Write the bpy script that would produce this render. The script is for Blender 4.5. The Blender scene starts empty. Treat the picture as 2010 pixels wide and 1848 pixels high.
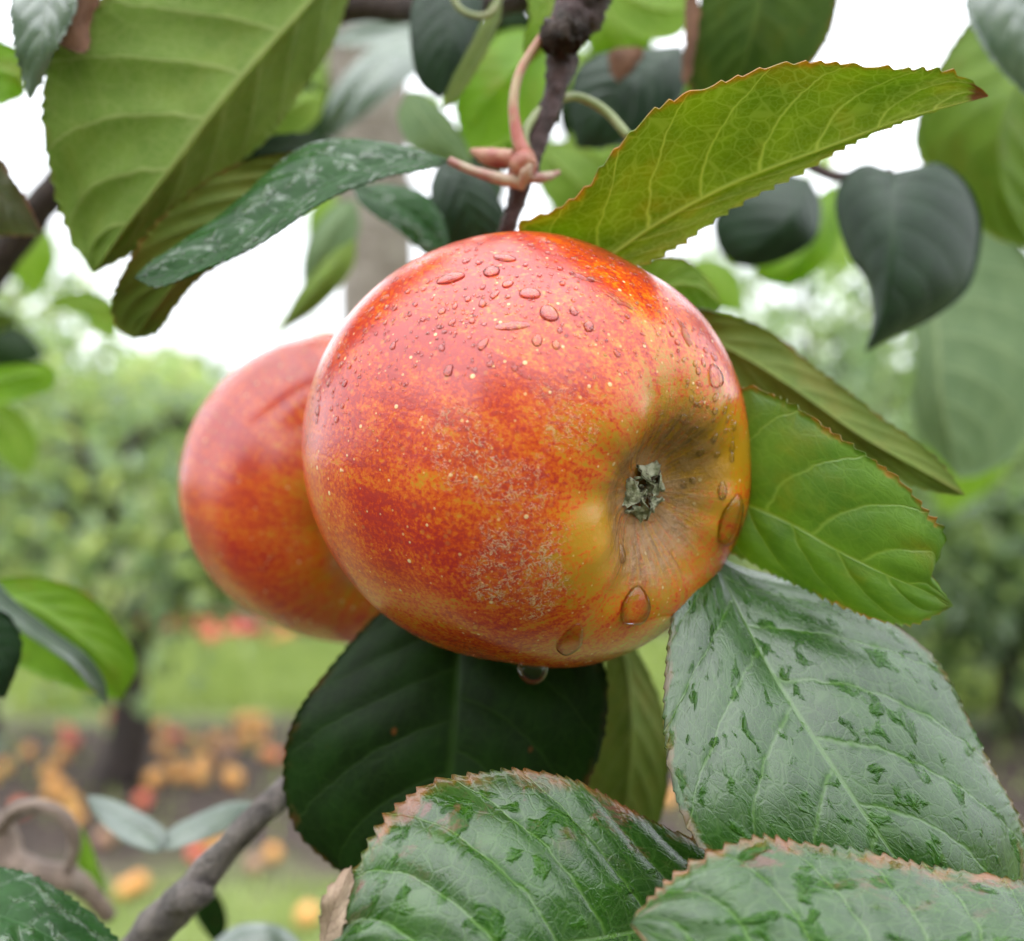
import bpy, math, random
import numpy as np
from mathutils import Vector, Matrix
from mathutils.bvhtree import BVHTree

random.seed(7)
RNG = np.random.default_rng(7)
SC = bpy.context.scene
COL = SC.collection

# ------------------------------------------------------------------ camera
CAM_H = 1.0
F = 1930.0            # focal length in the units of a 2010 x 1848 frame
cam_d = bpy.data.cameras.new('camera')
cam = bpy.data.objects.new('camera', cam_d)
COL.objects.link(cam)
cam.location = (0, 0, CAM_H)
cam.rotation_euler = (math.radians(90), 0, 0)
cam_d.sensor_width = 36.0
cam_d.lens = 36.0 * F / 2010.0
cam_d.clip_start = 0.01
cam_d.clip_end = 400
cam_d.dof.use_dof = True
cam_d.dof.focus_distance = 0.143
cam_d.dof.aperture_fstop = cam_d.lens / 3.5
cam_d.dof.aperture_blades = 0
SC.camera = cam

# ------------------------------------------------------------------ sky, sun, exposure
SUN_EL, SUN_AZ = math.radians(58), math.radians(200)     # azimuth measured clockwise from +Y
world = bpy.data.worlds.new('World')
SC.world = world
world.use_nodes = True
wn = world.node_tree
wn.nodes.clear()
w_out = wn.nodes.new('ShaderNodeOutputWorld')
w_bg = wn.nodes.new('ShaderNodeBackground')
w_sky = wn.nodes.new('ShaderNodeTexSky')
w_sky.sky_type = 'NISHITA'
w_sky.sun_disc = False
w_sky.sun_elevation = SUN_EL
w_sky.sun_rotation = SUN_AZ
w_tc = wn.nodes.new('ShaderNodeTexCoord')
w_sep = wn.nodes.new('ShaderNodeSeparateXYZ')
wn.links.new(w_tc.outputs['Generated'], w_sep.inputs[0])
w_mr = wn.nodes.new('ShaderNodeMapRange')                # overcast: zenith brighter than horizon
w_mr.inputs['From Min'].default_value = 0.0
w_mr.inputs['From Max'].default_value = 1.0
w_mr.inputs['To Min'].default_value = 0.66
w_mr.inputs['To Max'].default_value = 1.6
wn.links.new(w_sep.outputs['Z'], w_mr.inputs['Value'])
w_noise = wn.nodes.new('ShaderNodeTexNoise')
w_noise.inputs['Scale'].default_value = 2.2
w_noise.inputs['Detail'].default_value = 5
wn.links.new(w_tc.outputs['Generated'], w_noise.inputs['Vector'])
w_mr2 = wn.nodes.new('ShaderNodeMapRange')
w_mr2.inputs['From Min'].default_value = 0.3
w_mr2.inputs['From Max'].default_value = 0.7
w_mr2.inputs['To Min'].default_value = 0.85
w_mr2.inputs['To Max'].default_value = 1.12
wn.links.new(w_noise.outputs['Fac'], w_mr2.inputs['Value'])
w_mul = wn.nodes.new('ShaderNodeMath')
w_mul.operation = 'MULTIPLY'
wn.links.new(w_mr.outputs[0], w_mul.inputs[0])
wn.links.new(w_mr2.outputs[0], w_mul.inputs[1])
w_cl = wn.nodes.new('ShaderNodeVectorMath')
w_cl.operation = 'SCALE'
w_cl.inputs[0].default_value = (13.6, 14.0, 14.6)
wn.links.new(w_mul.outputs[0], w_cl.inputs['Scale'])
w_mix = wn.nodes.new('ShaderNodeMix')
w_mix.data_type = 'RGBA'
w_mix.inputs['Factor'].default_value = 0.9
wn.links.new(w_sky.outputs[0], w_mix.inputs[6])
wn.links.new(w_cl.outputs[0], w_mix.inputs[7])
wn.links.new(w_mix.outputs[2], w_bg.inputs['Color'])
w_bg.inputs['Strength'].default_value = 0.12
wn.links.new(w_bg.outputs[0], w_out.inputs['Surface'])

sun_d = bpy.data.lights.new('sun', 'SUN')
sun_d.energy = 0.9
sun_d.angle = math.radians(90)
sun_d.color = (1.0, 0.97, 0.93)
sun = bpy.data.objects.new('sun', sun_d)
COL.objects.link(sun)
sdir = Vector((math.sin(SUN_AZ) * math.cos(SUN_EL), math.cos(SUN_AZ) * math.cos(SUN_EL), math.sin(SUN_EL)))
sun.rotation_euler = sdir.to_track_quat('Z', 'Y').to_euler()

SC.view_settings.view_transform = 'Standard'
SC.view_settings.look = 'None'
SC.view_settings.exposure = 0.82
SC.view_settings.gamma = 1.0
SC.view_settings.use_curve_mapping = False
SC.cycles.use_denoising = True
SC.cycles.max_bounces = 8
SC.cycles.diffuse_bounces = 3
SC.cycles.glossy_bounces = 3
SC.cycles.transmission_bounces = 6
SC.cycles.use_adaptive_sampling = True
SC.cycles.adaptive_threshold = 0.025
SC.cycles.transparent_max_bounces = 8
SC.cycles.sample_clamp_indirect = 8

# ------------------------------------------------------------------ helpers
def P(x, y, d):
    """A point d metres in front of the lens, seen at (x, y) of a 2010 x 1848 frame."""
    return np.array([(x - 1005.0) / F * d, d, CAM_H + (924.0 - y) / F * d])

def tag(o, label=None, cat=None, group=None, kind=None):
    for k, v in (('label', label), ('category', cat), ('group', group), ('kind', kind)):
        if v:
            o[k] = v
    return o

def empty(name, loc=(0, 0, 0)):
    o = bpy.data.objects.new(name, None)
    o.location = loc
    o.empty_display_size = 0.02
    COL.objects.link(o)
    return o

def link(name, me, parent=None):
    o = bpy.data.objects.new(name, me)
    COL.objects.link(o)
    if parent is not None:
        o.parent = parent
        # parents are only translated/rotated before children exist; keep world coordinates of the mesh
        o.matrix_parent_inverse = parent_world(parent).inverted()
    return o

def parent_world(p):
    m = p.matrix_basis.copy()
    q = p
    while q.parent is not None:
        m = q.parent.matrix_basis @ q.matrix_parent_inverse @ m
        q = q.parent
    return m

def mesh(name, verts, faces, mats, smooth=True, midx=None):
    me = bpy.data.meshes.new(name)
    v = np.asarray(verts, dtype=np.float32)
    if isinstance(faces, np.ndarray):
        n, k = faces.shape
        me.vertices.add(len(v)); me.vertices.foreach_set('co', v.ravel())
        me.loops.add(n * k); me.loops.foreach_set('vertex_index', faces.astype(np.int32).ravel())
        me.polygons.add(n)
        me.polygons.foreach_set('loop_start', np.arange(0, n * k, k, dtype=np.int32))
        me.polygons.foreach_set('loop_total', np.full(n, k, dtype=np.int32))
        me.update(calc_edges=True)
    else:
        me.from_pydata([tuple(map(float, p)) for p in v], [], faces)
    for m in (mats if isinstance(mats, (list, tuple)) else [mats]):
        me.materials.append(m)
    if midx is not None:
        me.polygons.foreach_set('material_index', np.asarray(midx, dtype=np.int32))
    if smooth:
        me.polygons.foreach_set('use_smooth', np.ones(len(me.polygons), dtype=bool))
    me.update()
    return me

def catmull(pts, n, return_len=False):
    """n samples, even in chord length, of a Catmull-Rom curve through pts."""
    p = np.asarray(pts, dtype=float)
    if len(p) == 2:
        t = np.linspace(0, 1, n)[:, None]
        return p[0] * (1 - t) + p[1] * t
    ext = np.vstack([2 * p[0] - p[1], p, 2 * p[-1] - p[-2]])
    out = []
    for i in range(len(p) - 1):
        a, b, c, d = ext[i:i + 4]
        t = np.linspace(0, 1, 24, endpoint=(i == len(p) - 2))[:, None]
        out.append(0.5 * ((2 * b) + (-a + c) * t + (2 * a - 5 * b + 4 * c - d) * t ** 2 + (-a + 3 * b - 3 * c + d) * t ** 3))
    q = np.vstack(out)
    sl = np.concatenate([[0], np.cumsum(np.linalg.norm(np.diff(q[:, :3], axis=0), axis=1))])
    u = np.linspace(0, sl[-1], n)
    return np.stack([np.interp(u, sl, q[:, k]) for k in range(q.shape[1])], axis=1)

def tube_arrays(pts, radii, ns=10, n=24, lump=0.0, seed=0):
    """verts, quads of a tapering round tube through world points."""
    rg = np.random.default_rng(seed)
    p4 = np.hstack([np.asarray(pts, float), np.asarray(radii, float)[:, None]])
    c = catmull(p4, n)
    r = c[:, 3]; c = c[:, :3]
    t = np.gradient(c, axis=0); t /= np.linalg.norm(t, axis=1)[:, None] + 1e-12
    ref = np.array([0.0, 1.0, 0.0]) if abs(t[0][1]) < 0.9 else np.array([1.0, 0, 0])
    nn = np.zeros_like(c); prev = np.cross(t[0], ref)
    for i in range(n):
        prev = prev - t[i] * prev.dot(t[i]); prev /= np.linalg.norm(prev) + 1e-12
        nn[i] = prev
    bb = np.cross(t, nn)
    a = np.linspace(0, 2 * math.pi, ns, endpoint=False)
    rr = r[:, None] * (1 + lump * rg.normal(size=(n, ns)))
    v = c[:, None, :] + rr[..., None] * (np.cos(a)[None, :, None] * nn[:, None, :] + np.sin(a)[None, :, None] * bb[:, None, :])
    v = v.reshape(-1, 3)
    i, j = np.meshgrid(np.arange(n - 1), np.arange(ns), indexing='ij')
    f = np.stack([i * ns + j, i * ns + (j + 1) % ns, (i + 1) * ns + (j + 1) % ns, (i + 1) * ns + j], axis=-1).reshape(-1, 4)
    # caps
    k = len(v)
    v = np.vstack([v, c[0], c[-1]])
    jj = np.arange(ns); jn = (jj + 1) % ns
    cap0 = np.stack([np.full(ns, k), jn, jj, jj], axis=1)
    cap1 = np.stack([np.full(ns, k + 1), (n - 1) * ns + jj, (n - 1) * ns + jn, (n - 1) * ns + jn], axis=1)
    faces = [list(q) for q in f] + [[a_, b_, c_] for a_, b_, c_, _ in cap0] + [[a_, b_, c_] for a_, b_, c_, _ in cap1]
    return v, faces

def merge(parts):
    vs, fs, k = [], [], 0
    for v, f in parts:
        vs.append(np.asarray(v)); fs += [[i + k for i in q] for q in f]; k += len(v)
    return np.vstack(vs), fs

def tube(name, pts, radii, mat, parent=None, ns=10, n=24, lump=0.0, seed=0):
    v, f = tube_arrays(pts, radii, ns, n, lump, seed)
    return link(name, mesh(name, v, f, mat), parent)

# ------------------------------------------------------------------ node helper
class NT:
    def __init__(self, name):
        self.m = bpy.data.materials.new(name)
        self.m.use_nodes = True
        self.t = self.m.node_tree
        self.t.nodes.clear()
        self.out = self.t.nodes.new('ShaderNodeOutputMaterial')
    def put(self, sock, val):
        if isinstance(val, bpy.types.NodeSocket):
            self.t.links.new(val, sock)
        elif isinstance(val, (tuple, list)):
            v = tuple(val)
            if sock.type == 'RGBA' and len(v) == 3:
                v = v + (1.0,)
            sock.default_value = v
        else:
            if sock.type == 'VECTOR' and not hasattr(val, '__len__'):
                val = (val, val, val)
            sock.default_value = val
    def n(self, typ, out=0, props=None, **ins):
        nd = self.t.nodes.new('ShaderNode' + typ)
        for k, v in (props or {}).items():
            setattr(nd, k, v)
        for k, v in ins.items():
            key = int(k[1:]) if k[0] == 'i' and k[1:].isdigit() else k.replace('_', ' ')
            self.put(nd.inputs[key], v)
        return nd.outputs[out]
    def math(self, op, a, b=0.0, c=0.0, clamp=False):
        return self.n('Math', props={'operation': op, 'use_clamp': clamp}, i0=a, i1=b, i2=c)
    def mul(self, a, b): return self.math('MULTIPLY', a, b)
    def add(self, a, b): return self.math('ADD', a, b)
    def sub(self, a, b): return self.math('SUBTRACT', a, b)
    def ss(self, x, lo, hi, a=0.0, b=1.0):
        return self.n('MapRange', props={'interpolation_type': 'SMOOTHSTEP', 'clamp': True}, Value=x, From_Min=lo, From_Max=hi, To_Min=a, To_Max=b)
    def mix(self, f, a, b, blend='MIX'):
        nd = self.t.nodes.new('ShaderNodeMix')
        nd.data_type = 'RGBA'; nd.blend_type = blend
        self.put(nd.inputs['Factor'], f); self.put(nd.inputs[6], a); self.put(nd.inputs[7], b)
        return nd.outputs[2]
    def fmix(self, f, a, b):
        nd = self.t.nodes.new('ShaderNodeMix')
        nd.data_type = 'FLOAT'
        self.put(nd.inputs['Factor'], f); self.put(nd.inputs[2], a); self.put(nd.inputs[3], b)
        return nd.outputs[0]
    def noise(self, vec, scale, detail=4.0, rough=0.5, dist=0.0):
        return self.n('TexNoise', Vector=vec, Scale=scale, Detail=detail, Roughness=rough, Distortion=dist)
    def voro(self, vec, scale, feature='F1', out=0):
        return self.n('TexVoronoi', out=out, props={'feature': feature}, Vector=vec, Scale=scale)
    def vscale(self, v, s):
        return self.n('VectorMath', props={'operation': 'MULTIPLY'}, i0=v, i1=s)
    def ramp(self, f, stops):
        nd = self.t.nodes.new('ShaderNodeValToRGB')
        self.put(nd.inputs[0], f)
        e = nd.color_ramp.elements
        while len(e) < len(stops):
            e.new(0.5)
        for k, (p, c) in enumerate(stops):
            e[k].position = p; e[k].color = tuple(c) + (1.0,)
        return nd.outputs[0]
    def bump(self, h, dist, strength=1.0, normal=None):
        kw = dict(Height=h, Distance=dist, Strength=strength)
        if normal is not None:
            kw['Normal'] = normal
        return self.n('Bump', **kw)
    def done(self, shader):
        self.t.links.new(shader, self.out.inputs['Surface'])
        return self.m

def principled(m, **kw):
    return m.n('BsdfPrincipled', **kw)

# ------------------------------------------------------------------ leaf materials
def leaf_mat(name, dark, light, vein, vein_amt=0.5, edge=(0.3, 0.1, 0.04), edge_amt=0.0, edge_w=0.9, yellow=None, yellow_amt=0.0,
             rough=0.38, spec=0.5, coat=0.0, wet=0.0, wet_scale=1.6, transl=0.35, raised=False, fine=1.0, tipc=None, spot=0.0, midw=0.07, coat_r=0.12, blot=0.0, wet_spec=0.22):
    m = NT(name)
    uv = m.n('UVMap', props={'uv_map': 'vein'})
    pos = m.n('UVMap', props={'uv_map': 'pos'})
    ph = m.n('UVMap', props={'uv_map': 'phys'})
    sp = m.t.nodes.new('ShaderNodeSeparateXYZ'); m.t.links.new(uv, sp.inputs[0])
    s, w = sp.outputs[0], sp.outputs[1]
    sq = m.t.nodes.new('ShaderNodeSeparateXYZ'); m.t.links.new(pos, sq.inputs[0])
    u = sq.outputs[0]
    wob = m.noise(ph, 2.2, 3.0)
    s2 = m.add(s, m.mul(m.sub(wob, 0.5), 0.22))
    d1 = m.math('PINGPONG', s2, 0.5)
    v2 = m.math('SUBTRACT', 1.0, m.n('MapRange', props={'interpolation_type': 'SMOOTHSTEP'}, Value=d1, From_Min=0.0, From_Max=m.math('MULTIPLY_ADD', w, -0.045, 0.075)))
    mid = m.math('SUBTRACT', 1.0, m.n('MapRange', props={'interpolation_type': 'SMOOTHSTEP'}, Value=w, From_Min=0.17 * midw, From_Max=m.math('MULTIPLY_ADD', u, -0.55 * midw, midw)))
    # wobble coordinates so that the net of small veins is irregular
    dn = m.n('TexNoise', out=1, Vector=ph, Scale=3.0, Detail=2.0)
    phw = m.n('VectorMath', props={'operation': 'MULTIPLY_ADD'}, i0=dn, i1=(0.16, 0.16, 0.0), i2=ph)
    t3 = m.voro(phw, 3.5, 'DISTANCE_TO_EDGE')
    v3 = m.ss(t3, 0.012, 0.075, 1.0, 0.0)
    t4 = m.voro(phw, 10.0, 'DISTANCE_TO_EDGE')
    v4 = m.ss(t4, 0.02, 0.11, 1.0, 0.0)
    big = m.math('MAXIMUM', mid, m.mul(v2, 0.85))
    small = m.math('MAXIMUM', m.mul(v3, 0.33 * fine), m.mul(v4, 0.17 * fine))
    allv = m.math('MAXIMUM', big, small)
    mot = m.noise(ph, 1.1, 6.0, 0.6)
    mot2 = m.noise(ph, 9.0, 3.0, 0.6)
    f = m.add(m.ss(mot, 0.32, 0.68), m.mul(m.sub(mot2, 0.5), 0.5))
    c = m.mix(m.math('MULTIPLY', f, 1.0, clamp=True), dark, light)
    # flesh right beside each vein stays a little darker
    halo = m.math('SUBTRACT', m.ss(d1, 0.0, 0.22, 1.0, 0.0), 0.0)
    c = m.mix(m.mul(halo, 0.25), c, dark)
    if yellow_amt > 0:
        yn = m.noise(ph, 0.7, 5.0, 0.62)
        c = m.mix(m.mul(m.ss(yn, 0.5, 0.72), yellow_amt), c, yellow)
    c = m.mix(m.mul(allv, vein_amt), c, vein)
    if blot > 0:
        bz = m.noise(ph, 1.7, 6.0, 0.7, 0.4)
        c = m.mix(m.mul(m.ss(bz, 0.53, 0.66), m.ss(w, 0.35, 0.9, 0.0, blot)), c, (0.16, 0.06, 0.05))
    if spot > 0:
        sv = m.n('TexVoronoi', props={'feature': 'F1'}, Vector=phw, Scale=1.3)
        c = m.mix(m.ss(sv, 0.04, 0.1, spot, 0.0), c, (0.28, 0.07, 0.02))
    if edge_amt > 0:
        en = m.add(w, m.mul(m.sub(m.noise(ph, 2.6, 5.0, 0.65), 0.5), 0.34))
        c = m.mix(m.mul(m.ss(en, edge_w, 1.02, 0.0, edge_amt), m.ss(m.noise(ph, 1.3, 4.0, 0.6), 0.36, 0.58, 0.1, 1.0)), c, edge)
    if tipc is not None:
        un = m.add(u, m.mul(m.sub(m.noise(ph, 4.0, 3.0), 0.5), 0.05))
        c = m.mix(m.ss(un, 0.945, 0.97), c, tipc)
    h = m.mul(allv, 0.55 if raised else -0.55)
    h = m.add(h, m.mul(m.noise(ph, 16.0, 3.0, 0.6), 0.16))
    rg = m.add(rough, m.mul(m.sub(mot2, 0.5), 0.16))
    sl = spec
    if wet > 0:
        wv = m.n('VectorMath', props={'operation': 'MULTIPLY'}, i0=phw, i1=(1.0, 1.0, 1.0))
        wn_ = m.noise(wv, wet_scale, 4.0, 0.5, 0.5)
        big_n = m.noise(ph, 0.8, 4.0, 0.55)
        thr = m.math('MULTIPLY_ADD', m.sub(big_n, 0.5), -0.35, 0.665 - 0.1 * wet)
        run = m.mul(m.ss(d1, 0.02, 0.16, 1.0, 0.0), m.mul(m.ss(m.noise(ph, 1.9, 3.0), 0.46, 0.60), wet * 0.9))
        wm = m.math('MAXIMUM', m.ss(m.sub(wn_, thr), -0.03, 0.07), run)
        dome = m.ss(m.sub(wn_, thr), 0.0, 0.2)
        h = m.add(h, m.mul(dome, 2.6))
        h = m.add(h, m.mul(wm, 0.5))
        rg = m.add(rg, m.mul(m.sub(big_n, 0.5), 0.5))
        rg = m.fmix(wm, rg, 0.07)
        sl = m.fmix(wm, spec, wet_spec)
        c = m.mix(m.mul(wm, 0.45), c, m.mix(1.0, c, (1.1, 1.25, 0.6), 'MULTIPLY'))
    nb = m.bump(h, 0.00015)
    kw = dict(Base_Color=c, Roughness=rg, Normal=nb)
    kw['Specular IOR Level'] = sl
    nd = m.t.nodes.new('ShaderNodeBsdfPrincipled')
    m.put(nd.inputs['Base Color'], c); m.put(nd.inputs['Roughness'], rg); m.put(nd.inputs['Normal'], nb)
    m.put(nd.inputs['Specular IOR Level'], sl)
    if coat > 0:
        m.put(nd.inputs['Coat Weight'], m.fmix(wm, coat, 0.0) if wet > 0 else coat); m.put(nd.inputs['Coat Roughness'], coat_r)
    tc = m.mix(1.0, c, (1.9, 1.9, 0.8), 'MULTIPLY')
    tc = m.mix(m.mul(big, 0.1), tc, dark)
    tr = m.n('BsdfTranslucent', Color=tc, Normal=nb)
    ms = m.n('MixShader', i0=transl, i1=nd.outputs[0], i2=tr)
    return m.done(ms)

LM = {}
LM['wet_top'] = leaf_mat('leaf_wet_upper', (0.014, 0.052, 0.006), (0.028, 0.086, 0.011), (0.12, 0.22, 0.06), 0.6, edge=(0.24, 0.09, 0.03), edge_amt=0.9, edge_w=0.86,
                         rough=0.27, spec=0.72, wet=0.95, wet_scale=2.0, transl=0.2, midw=0.04, coat=0.15, coat_r=0.16, blot=0.85)
LM['wet_top_plain'] = leaf_mat('leaf_wet_upper_plain', (0.014, 0.050, 0.007), (0.027, 0.082, 0.012), (0.11, 0.2, 0.06), 0.55, edge=(0.20, 0.07, 0.04), edge_amt=0.5, edge_w=0.93,
                               rough=0.27, spec=0.75, wet=0.8, wet_scale=2.6, transl=0.2, midw=0.035, coat=0.18, coat_r=0.16)
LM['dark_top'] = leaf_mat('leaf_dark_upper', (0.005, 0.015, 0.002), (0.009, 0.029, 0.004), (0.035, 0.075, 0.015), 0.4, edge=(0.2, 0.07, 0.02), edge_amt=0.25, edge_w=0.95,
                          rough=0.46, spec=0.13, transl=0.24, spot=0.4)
LM['blue_top'] = leaf_mat('leaf_bluish_upper', (0.007, 0.022, 0.009), (0.013, 0.036, 0.015), (0.035, 0.07, 0.03), 0.3, rough=0.36, spec=0.32, transl=0.15)
LM['bright_top'] = leaf_mat('leaf_bright_upper', (0.085, 0.18, 0.018), (0.125, 0.235, 0.03), (0.25, 0.34, 0.09), 0.6, edge=(0.45, 0.2, 0.05), edge_amt=0.8, edge_w=0.95,
                            yellow=(0.2, 0.22, 0.015), yellow_amt=0.6, rough=0.36, spec=0.7, transl=0.42, fine=0.6, midw=0.045)
LM['bright_under'] = leaf_mat('leaf_bright_underside', (0.21, 0.27, 0.014), (0.30, 0.34, 0.025), (0.62, 0.60, 0.20), 0.9, edge=(0.4, 0.27, 0.03), edge_amt=0.6, edge_w=0.95,
                              yellow=(0.36, 0.26, 0.01), yellow_amt=0.55, rough=0.5, spec=0.35, transl=0.5, raised=True, tipc=(0.22, 0.06, 0.02), fine=1.05)
LM['green_under'] = leaf_mat('leaf_green_underside', (0.15, 0.25, 0.025), (0.20, 0.31, 0.04), (0.40, 0.45, 0.15), 0.75, edge=(0.25, 0.2, 0.04), edge_amt=0.3, edge_w=0.95,
                             yellow=(0.22, 0.27, 0.02), yellow_amt=0.45, rough=0.55, spec=0.3, transl=0.5, raised=True, fine=1.0)
LM['olive_under'] = leaf_mat('leaf_olive_underside', (0.095, 0.15, 0.014), (0.14, 0.19, 0.025), (0.25, 0.28, 0.08), 0.5, edge=(0.32, 0.16, 0.05), edge_amt=0.5, edge_w=0.94,
                             yellow=(0.2, 0.16, 0.02), yellow_amt=0.4, rough=0.55, spec=0.3, transl=0.4, raised=True, fine=0.5)
LM['olive_dark'] = leaf_mat('leaf_dark_olive_underside', (0.03, 0.068, 0.005), (0.05, 0.095, 0.008), (0.11, 0.16, 0.03), 0.5, edge=(0.25, 0.07, 0.03), edge_amt=0.5, edge_w=0.93, yellow=(0.085, 0.105, 0.006), yellow_amt=0.5, rough=0.6, spec=0.08, transl=0.45, raised=True, spot=0.4)
LM['lime'] = leaf_mat('leaf_lime', (0.15, 0.27, 0.014), (0.2, 0.33, 0.024), (0.28, 0.38, 0.07), 0.35, edge=(0.35, 0.25, 0.03), edge_amt=0.3, edge_w=0.94,
                      yellow=(0.22, 0.2, 0.01), yellow_amt=0.5, rough=0.45, spec=0.4, transl=0.5, raised=True, fine=0.5)
LM['pale_under'] = leaf_mat('leaf_pale_underside', (0.12, 0.19, 0.085), (0.16, 0.23, 0.11), (0.30, 0.37, 0.2), 0.7, rough=0.6, spec=0.3, transl=0.3, raised=True, fine=0.5)
LM['glossy_top'] = leaf_mat('leaf_glossy_upper', (0.012, 0.045, 0.010), (0.022, 0.07, 0.016), (0.05, 0.12, 0.04), 0.3, rough=0.24, spec=0.14, wet=1.0, wet_scale=3.4, transl=0.15, wet_spec=1.0)
LM['silver_top'] = leaf_mat('leaf_silvery_upper', (0.05, 0.09, 0.06), (0.08, 0.12, 0.08), (0.12, 0.16, 0.1), 0.3, rough=0.3, spec=1.0, coat=0.7, transl=0.15, fine=0.4)
LM['reddish_top'] = leaf_mat('leaf_reddish_upper', (0.07, 0.08, 0.05), (0.1, 0.09, 0.06), (0.16, 0.1, 0.07), 0.4, edge=(0.3, 0.07, 0.04), edge_amt=0.8, edge_w=0.8, rough=0.36, spec=0.8, transl=0.3)
LM['dry'] = leaf_mat('leaf_dry_brown', (0.10, 0.045, 0.025), (0.19, 0.09, 0.05), (0.25, 0.14, 0.09), 0.4, rough=0.7, spec=0.3, transl=0.15)
LM['pale_dry'] = leaf_mat('leaf_pale_dry', (0.30, 0.21, 0.15), (0.42, 0.32, 0.24), (0.12, 0.06, 0.04), 0.5, rough=0.75, spec=0.3, transl=0.15)

# ------------------------------------------------------------------ leaf geometry
THICK = 0.00028
CAMP = np.array([0.0, 0.0, CAM_H])
N_TRI = [0]

def leaf(parent, mid, ea, eb, top, under, face='top', nu=70, nv=9, teeth=0, tooth=0.0, quilt=0.0004, bulge=0.0, wave=0.0, nveins=7, slant=0.3,
         seed=0, label=None, world=False, name='leaf'):
    """A leaf blade with real thickness. mid / ea / eb: midrib and the two margins (base to tip; the margins leave out base and tip)."""
    rg = np.random.default_rng(seed + 100)
    cv = (lambda q: np.asarray(q, float)) if world else (lambda q: np.array([P(*k) for k in q]))
    M = catmull(cv(mid), nu + 1)
    A = catmull(np.vstack([M[:1], cv(ea), M[-1:]]), nu + 1)
    B = catmull(np.vstack([M[:1], cv(eb), M[-1:]]), nu + 1)
    u = np.linspace(0, 1, nu + 1)
    L = np.linalg.norm(np.diff(M, axis=0), axis=1).sum()
    T = np.gradient(M, axis=0); T /= np.linalg.norm(T, axis=1)[:, None] + 1e-12
    TOOTH = [np.zeros_like(A), np.zeros_like(B)]
    if teeth:
        for E, off, key in ((A, 0.0, 0), (B, 0.37, 1)):
            jit = np.interp(u, np.linspace(0, 1, 24), rg.normal(0, 0.3, 24))
            ph = (u * teeth + off + jit) % 1.0
            amp = np.interp(u, np.linspace(0, 1, 30), rg.uniform(0.55, 1.25, 30))
            hgt = np.where(ph < 0.76, (ph / 0.76) ** 1.4, (1 - ph) / 0.24) * amp
            win = np.clip(np.minimum(u, 1 - u) * 12, 0, 1)
            out = E - M; wl = np.linalg.norm(out, axis=1)[:, None]
            out = out / (wl + 1e-9)
            TOOTH[key] = (out * 0.95 + T * 0.45) * (hgt * win * tooth)[:, None]
    nA = np.cross(T, A - M); nB = np.cross(B - M, T)
    n = nA / (np.linalg.norm(nA, axis=1)[:, None] + 1e-9) + nB / (np.linalg.norm(nB, axis=1)[:, None] + 1e-9)
    nA /= np.linalg.norm(nA, axis=1)[:, None] + 1e-9; nB /= np.linalg.norm(nB, axis=1)[:, None] + 1e-9
    flip = 1.0 if (n * (CAMP - M)).sum(axis=1).mean() > 0 else -1.0
    if face != 'top':
        flip = -flip
    n *= flip; n /= np.linalg.norm(n, axis=1)[:, None] + 1e-9
    for arr in (nA, nB):                      # end points have no width
        arr[0] = arr[1]; arr[-1] = arr[-2]
    n[0] = n[1]; n[-1] = n[-2]
    t = np.linspace(0, 1, nv + 1)
    tw = t ** 1.15
    V = np.concatenate([-tw[::-1], tw[1:]])
    w = np.abs(V)
    side = np.where(V < 0, 0, 1)
    E = np.where(side[None, :, None] == 0, A[:, None, :], B[:, None, :])
    pts = M[:, None, :] + (E - M[:, None, :]) * w[None, :, None]
    pts += np.where(side[None, :, None] == 0, TOOTH[0][:, None, :], TOOTH[1][:, None, :]) * (w ** 14)[None, :, None]
    U = u[:, None]; W = w[None, :]
    def svals(sd):
        return nveins * (U - slant * W ** 1.25) + (0.0 if sd == 0 else 0.45)
    sv = np.where(side[None, :] == 0, svals(0), svals(1))
    ridge = np.abs(np.sin(np.pi * sv)) ** 0.7
    width = np.linalg.norm(E - M[:, None, :], axis=2)
    taper = np.clip(width / 0.008, 0, 1)
    disp = quilt * ridge * np.clip(W * 4, 0, 1) * (1 - W ** 6) * taper
    disp += bulge * 4 * W * (1 - W) * width
    if wave:
        k = rg.uniform(0, 6.28)
        disp += wave * np.sin(U * rg.uniform(9, 14) + side[None, :] * 2.1 + k) * W ** 2 * taper
        disp += 0.5 * wave * np.sin(U * rg.uniform(20, 27) + side[None, :] * 1.1 + k) * W ** 3 * taper
    hn = np.where(side[None, :, None] == 0, (nA * flip)[:, None, :], (nB * flip)[:, None, :])
    bl = np.clip(W * 3, 0, 1)[..., None]
    dn = n[:, None, :] * (1 - bl) + hn * bl
    dn /= np.linalg.norm(dn, axis=2)[..., None] + 1e-9
    top_p = pts + dn * disp[..., None]
    bot_p = top_p - dn * THICK
    # raised midrib under the blade
    bot_p -= dn * (0.0007 * np.clip(1 - W / 0.09, 0, 1) * (1 - 0.8 * U) * taper.max(axis=1, keepdims=True))[..., None]
    nvv = len(V)
    npt = (nu + 1) * nvv
    i, j = np.meshgrid(np.arange(nu), np.arange(nvv - 1), indexing='ij')
    a = (i * nvv + j).ravel(); b = (i * nvv + j + 1).ravel(); c = ((i + 1) * nvv + j + 1).ravel(); d = ((i + 1) * nvv + j).ravel()
    q = np.stack([a, b, c, d], axis=1)
    # make the quad winding agree with the upper normal
    Pv = top_p.reshape(-1, 3)
    fn = np.cross(Pv[q[:, 1]] - Pv[q[:, 0]], Pv[q[:, 3]] - Pv[q[:, 0]])
    if (fn * dn.reshape(-1, 3)[q[:, 0]]).sum() < 0:
        q = q[:, ::-1]
        rev = True
    else:
        rev = False
    topf = q; botf = q[:, ::-1] + npt
    ii = np.arange(nu)
    rim = []
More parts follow.
